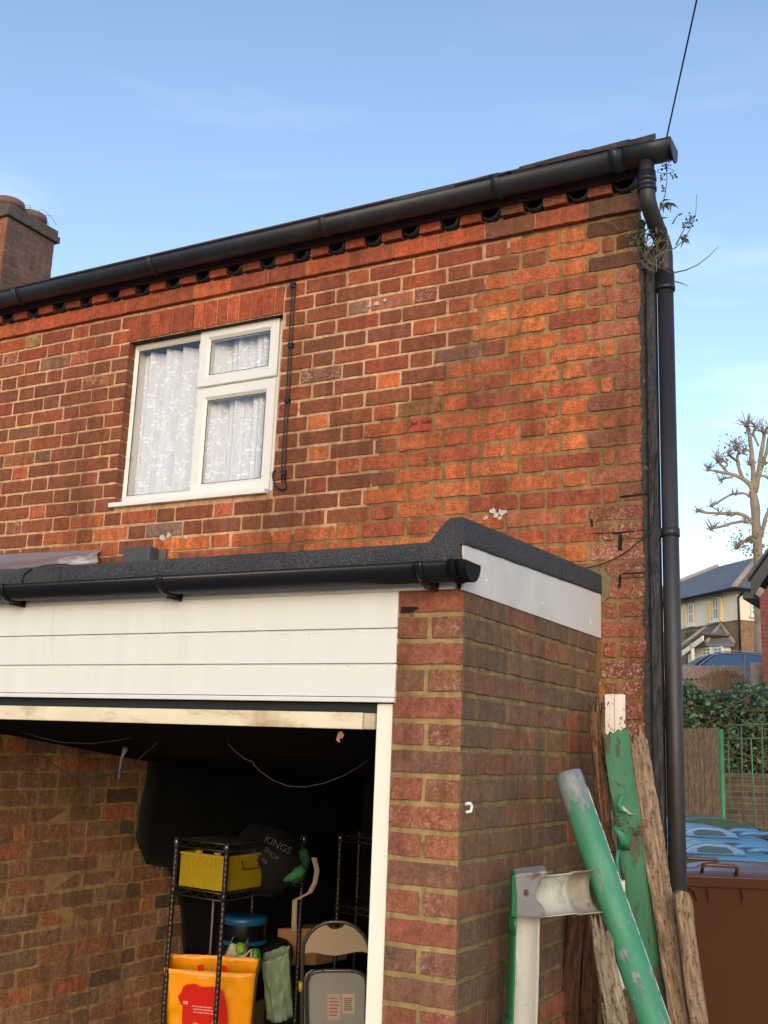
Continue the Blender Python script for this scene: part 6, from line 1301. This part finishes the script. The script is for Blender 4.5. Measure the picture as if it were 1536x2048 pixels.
# bay window with its little hipped roof and the porch
bw0, bw1 = hpl(1398, 1300, c3, nL), hpl(1462, 1300, c3, nL); s0, s1 = (bw0-c3).dot(ha), (bw1-c3).dot(ha); bh_ = hpl(1425, 1287, c3+nL*.8, nL).z; s0, s1 = max(s0, s1), min(s0, s1)
BYW = simple('bay_white', lin((236, 226, 196)), .6)
b = MB(); poly = [c3+ha*s0, c3+ha*s1, c3+ha*(s1+.35)+nL*.75, c3+ha*(s0-.35)+nL*.75]; b.prism([zf(p, base_z) for p in poly], UZ*(bh_-base_z)); b.build('bay', BYW, ch)
bt_ = hpl(1438, 1250, c3, nL).z; sm = (s0+s1)/2
b = MB(); e = .25; P4 = [c3+ha*(s0+e), c3+ha*(s1-e), c3+ha*(s1+.2)+nL*(.75+e), c3+ha*(s0-.2)+nL*(.75+e)]; V = [zf(p, bh_+.01) for p in P4]+[zf(c3+ha*(sm+.5)+nL*.02, bt_), zf(c3+ha*(sm-.5)+nL*.02, bt_)]+[zf(p, bh_-.09) for p in P4]
b.add(V, [(3, 2, 5, 4), (2, 1, 5), (0, 3, 4), (0, 4, 5, 1), (3, 0, 6, 9), (2, 3, 9, 8), (1, 2, 8, 7), (6, 7, 8, 9)]); byr = b.build('bay_roof', ROOF2, ch)
for i, j in ((2, 5), (3, 4), (1, 5)): b = MB(); b.tube([V[i]+UZ*.02, V[j]+UZ*.02], .08, 6); b.build('hip_ridge', HIP, byr).location = (0, 0, 0)
far_window(1406, 1296, 1424, 1312, c3+nL*.76, nL, ha); far_window(1428, 1295, 1447, 1311, c3+nL*.76, nL, ha)
# porch
pj = c3+nL*1.3; A, B, = hpl(1405, 1271, pj, nL), hpl(1352, 1310, pj, nL); b = MB(); b.prism([A, B, B-UZ*.2, A-UZ*.2], -nL*.06); b.build('porch_bargeboard', BYW, ch)
b = MB(); A2, B2 = A+UZ*.06, B+UZ*.06; b.prism([A2, B2, B2+UZ*.08, A2+UZ*.08], -nL*1.28); b.build('porch_roof', simple('porch_tile', lin((112, 92, 72)), .85, .2, 3), ch)
A = hpl(1384, 1286, pj, nL); b = MB(); b.obox(zf(A, base_z), ha*.1, -nL*.1, UZ*(A.z-base_z)); b.build('porch_post', BYW, ch)
b = MB(); a, b2 = hpl(1374, 1290, c3, nL), hpl(1397, 1290, c3, nL); b.obox(zf(a, base_z), ha*(b2-a).dot(ha), nL*.06, UZ*1.9); b.build('front_door', simple('dark_door', lin((50, 42, 40)), .5), ch)

# ================================================================== POLLARDED TREE
DT = 36; tree = thing('pollarded_tree', 'bare pollarded plane tree with knobbly limbs above the cream house', 'tree', tuple(hd(1520, 1330, DT)-UZ*1.5))
BARK = simple('plane_bark', lin((150, 134, 118)), .9, .22, 2.2, bmp=.6, bscale=9, bdist=.05, dirt=lin((112, 108, 74)), dscale=1.6)
px2 = DT/F_PX
def limb(pts, r0, r1, knob=1.5, wob=.6, nm='limb'):
    n = 12; P_ = []
    for i in range(n+1):
        t = i/n*(len(pts)-1); k = min(int(t), len(pts)-2); f = t-k
        p0, p1, p2, p3 = [pts[max(0, min(len(pts)-1, q))] for q in (k-1, k, k+1, k+2)]
        cr_ = lambda a, b, c, d: .5*((2*b)+(c-a)*f+(2*a-5*b+4*c-d)*f*f+(3*b-a-3*c+d)*f**3)
        P_.append((cr_(p0[0], p1[0], p2[0], p3[0])+rnd(-wob, wob), cr_(p0[1], p1[1], p2[1], p3[1])+rnd(-wob, wob), (p1[2] if len(p1) > 2 else 0)*(1-f)+(p2[2] if len(p2) > 2 else 0)*f))
    b = MB(); b.tube([hd(x, y, DT+d) for x, y, d in P_], [(r0+(r1-r0)*i/n)*px2*rnd(.92, 1.1) for i in range(n+1)], 9)
    e = P_[-1]
    if knob: b.sphere(hd(e[0], e[1], DT+e[2]), r1*px2*knob, 8, 6, jit=.25)
    for k in range(3):
        q = random.choice(P_[4:]); b.sphere(hd(q[0]+rnd(-2, 2), q[1]+rnd(-2, 2), DT+q[2]), r1*px2*rnd(.7, 1.1), 7, 5, jit=.2)
    return b
tp = [(1521, 1340), (1519, 1180), (1516, 1110), (1513, 1060), (1510, 1010), (1506, 985)]
b = limb(tp, 11.5, 8, 0, .5); 
for pts, r0, r1 in (([(1510, 1000), (1500, 970), (1485, 957), (1462, 948), (1440, 944), (1416, 940)], 9, 3.2), ([(1485, 957), (1478, 935), (1474, 915), (1478, 905), (1472, 896)], 6, 4), ([(1455, 945), (1447, 935), (1440, 926), (1436, 922)], 4.5, 4), ([(1446, 938), (1455, 930), (1448, 922), (1438, 924)], 3, 3),
    ([(1480, 930), (1468, 918), (1458, 910)], 4, 3.2), ([(1465, 955), (1452, 956), (1442, 961)], 3.5, 3), ([(1507, 980), (1506, 940), (1503, 900), (1498, 865), (1493, 851)], 9, 4.5), ([(1517, 892), (1509, 873), (1506, 868), (1512, 855)], 3.2, 4), ([(1510, 985), (1518, 940), (1523, 905), (1527, 880), (1528, 865)], 9, 4.5),
    ([(1518, 950), (1530, 915), (1537, 880), (1540, 858)], 6, 4), ([(1506, 908), (1495, 900), (1487, 905)], 3.5, 3.5), ([(1500, 994), (1490, 987), (1475, 987), (1458, 991), (1440, 1002), (1422, 1012)], 4, 3), ([(1512, 1050), (1495, 1035), (1475, 1027), (1450, 1027), (1420, 1026), (1396, 1021)], 6.5, 4), ([(1505, 1046), (1488, 1043), (1465, 1046), (1442, 1053), (1422, 1057)], 5, 4),
    ([(1512, 1070), (1500, 1075), (1486, 1084), (1474, 1094)], 5, 5), ([(1522, 1075), (1530, 1040), (1538, 1020), (1548, 1000)], 7, 5), ([(1516, 955), (1528, 952), (1540, 958)], 4, 4)):
    q = limb(pts, r0*.62, r1*.66); o_ = len(b.v); b.v += q.v; b.f += [[i+o_ for i in f] for f in q.f]; b.sm += q.sm; b.mi += q.mi; b.col += q.col; b.fx += q.fx
b.build('trunk', BARK, tree)
tw = MB(); rt = random.Random(12)
def twig(x, y, a, l, d=0):
    p = [(x, y)]
    for k in range(3): a += rt.gauss(0, .25); p.append((p[-1][0]+math.cos(a)*l/3, p[-1][1]-math.sin(a)*l/3))
    tw.tube([hd(u, v, DT+d) for u, v in p], [.020, .016, .012, .007], 4, cap=False)
for x, y, n, l in ((1493, 851, 12, 26), (1512, 855, 10, 24), (1528, 865, 10, 24), (1540, 858, 8, 26), (1472, 896, 12, 24), (1436, 922, 12, 22), (1416, 940, 9, 18), (1458, 910, 9, 20), (1442, 961, 6, 18), (1422, 1012, 6, 18), (1396, 1021, 6, 12), (1422, 1057, 8, 18), (1474, 1094, 10, 20), (1487, 905, 8, 20), (1460, 1030, 6, 20), (1440, 1028, 6, 18), (1470, 990, 5, 16), (1500, 930, 8, 18), (1530, 930, 8, 20), (1548, 1000, 8, 20), (1490, 1045, 5, 16), (1505, 1085, 8, 20)):
    for k in range(int(n*1.8)): twig(x+rt.gauss(0, 2), y+rt.gauss(0, 2), 1.57+rt.gauss(0, 1.0), l*rt.uniform(.5, 1.2), rt.gauss(0, .3))
tw.build('crown', simple('plane_twig', lin((128, 112, 98)), .9), tree)
pts = []; szs = []
for x, y, n, s_ in ((1465, 890, 45, 16), (1440, 925, 25, 14), (1475, 880, 20, 12), (1495, 1085, 90, 16), (1480, 1075, 40, 14), (1510, 1100, 60, 12), (1520, 1060, 30, 14), (1530, 935, 25, 16), (1445, 1050, 15, 12)):
    for k in range(n): pts.append(hd(x+rt.gauss(0, s_), y+rt.gauss(0, s_*.8), DT+rt.gauss(0, .4))); szs.append(rt.uniform(.035, .07))
leafcloud('leaves', pts, szs, [simple('plane_leaf', lin((150, 138, 84)), .8, .2, 1), simple('plane_leaf_green', lin((112, 116, 70)), .8, .2, 1)], tree, 9)

# ================================================================== BRICK GABLE AT THE RIGHT EDGE
DN = 19; gbl = thing('brick_gable', 'dark red brick gable with a black bargeboard at the right edge', 'building', tuple(hd(1530, 1400, DN)))
p0, p1 = hd(1519.5, 1195, DN), hd(1528, 1480, DN); ex = hd(1523, 1195, DN); k0 = Vector((p0.x, p0.y, 0)); nb = Vector((math.sin(R(82)), math.cos(R(82)), 0)); 
tz1 = hd(1519, 1195, DN).z; b = MB(); wdg = 5.0
b.prism([k0, k0+nb*wdg, k0+nb*wdg+UZ*tz1, k0+nb*wdg*.5+UZ*(tz1+3.6), k0+UZ*tz1], Vector((.6, 5.0, 0))); uv_box(b.build('wall', brick_tex('gable_brick', lin((120, 64, 58)), lin((104, 54, 50)), lin((116, 84, 76))), gbl))
BB = simple('black_paint_board', lin((24, 26, 30)), .5, .1); sl2 = (nb*2.5+UZ*3.6).normalized(); up2 = Vector((0, 0, 1))
b = MB(); s_ = k0+UZ*(tz1-.03)-nb*.12-Vector((0, .16, 0)); b.prism([s_, s_+sl2*4.4, s_+sl2*4.4+UZ*.30, s_+UZ*.30], Vector((0, .05, 0))); b.build('bargeboard', BB, gbl)
b = MB(); b.obox(s_-nb*.14+UZ*-.02, nb*.18, Vector((.1, 3.0, 0)), UZ*.12); b.build('eaves_gutter', BB, gbl, bevel=.02)
b = MB(); s2 = s_+UZ*.31-nb*.05; b.prism([s2, s2+sl2*4.5, s2+sl2*4.5+UZ*.06, s2+UZ*.06], Vector((.6, 5.4, 0))); b.build('roof', SLATE, gbl)
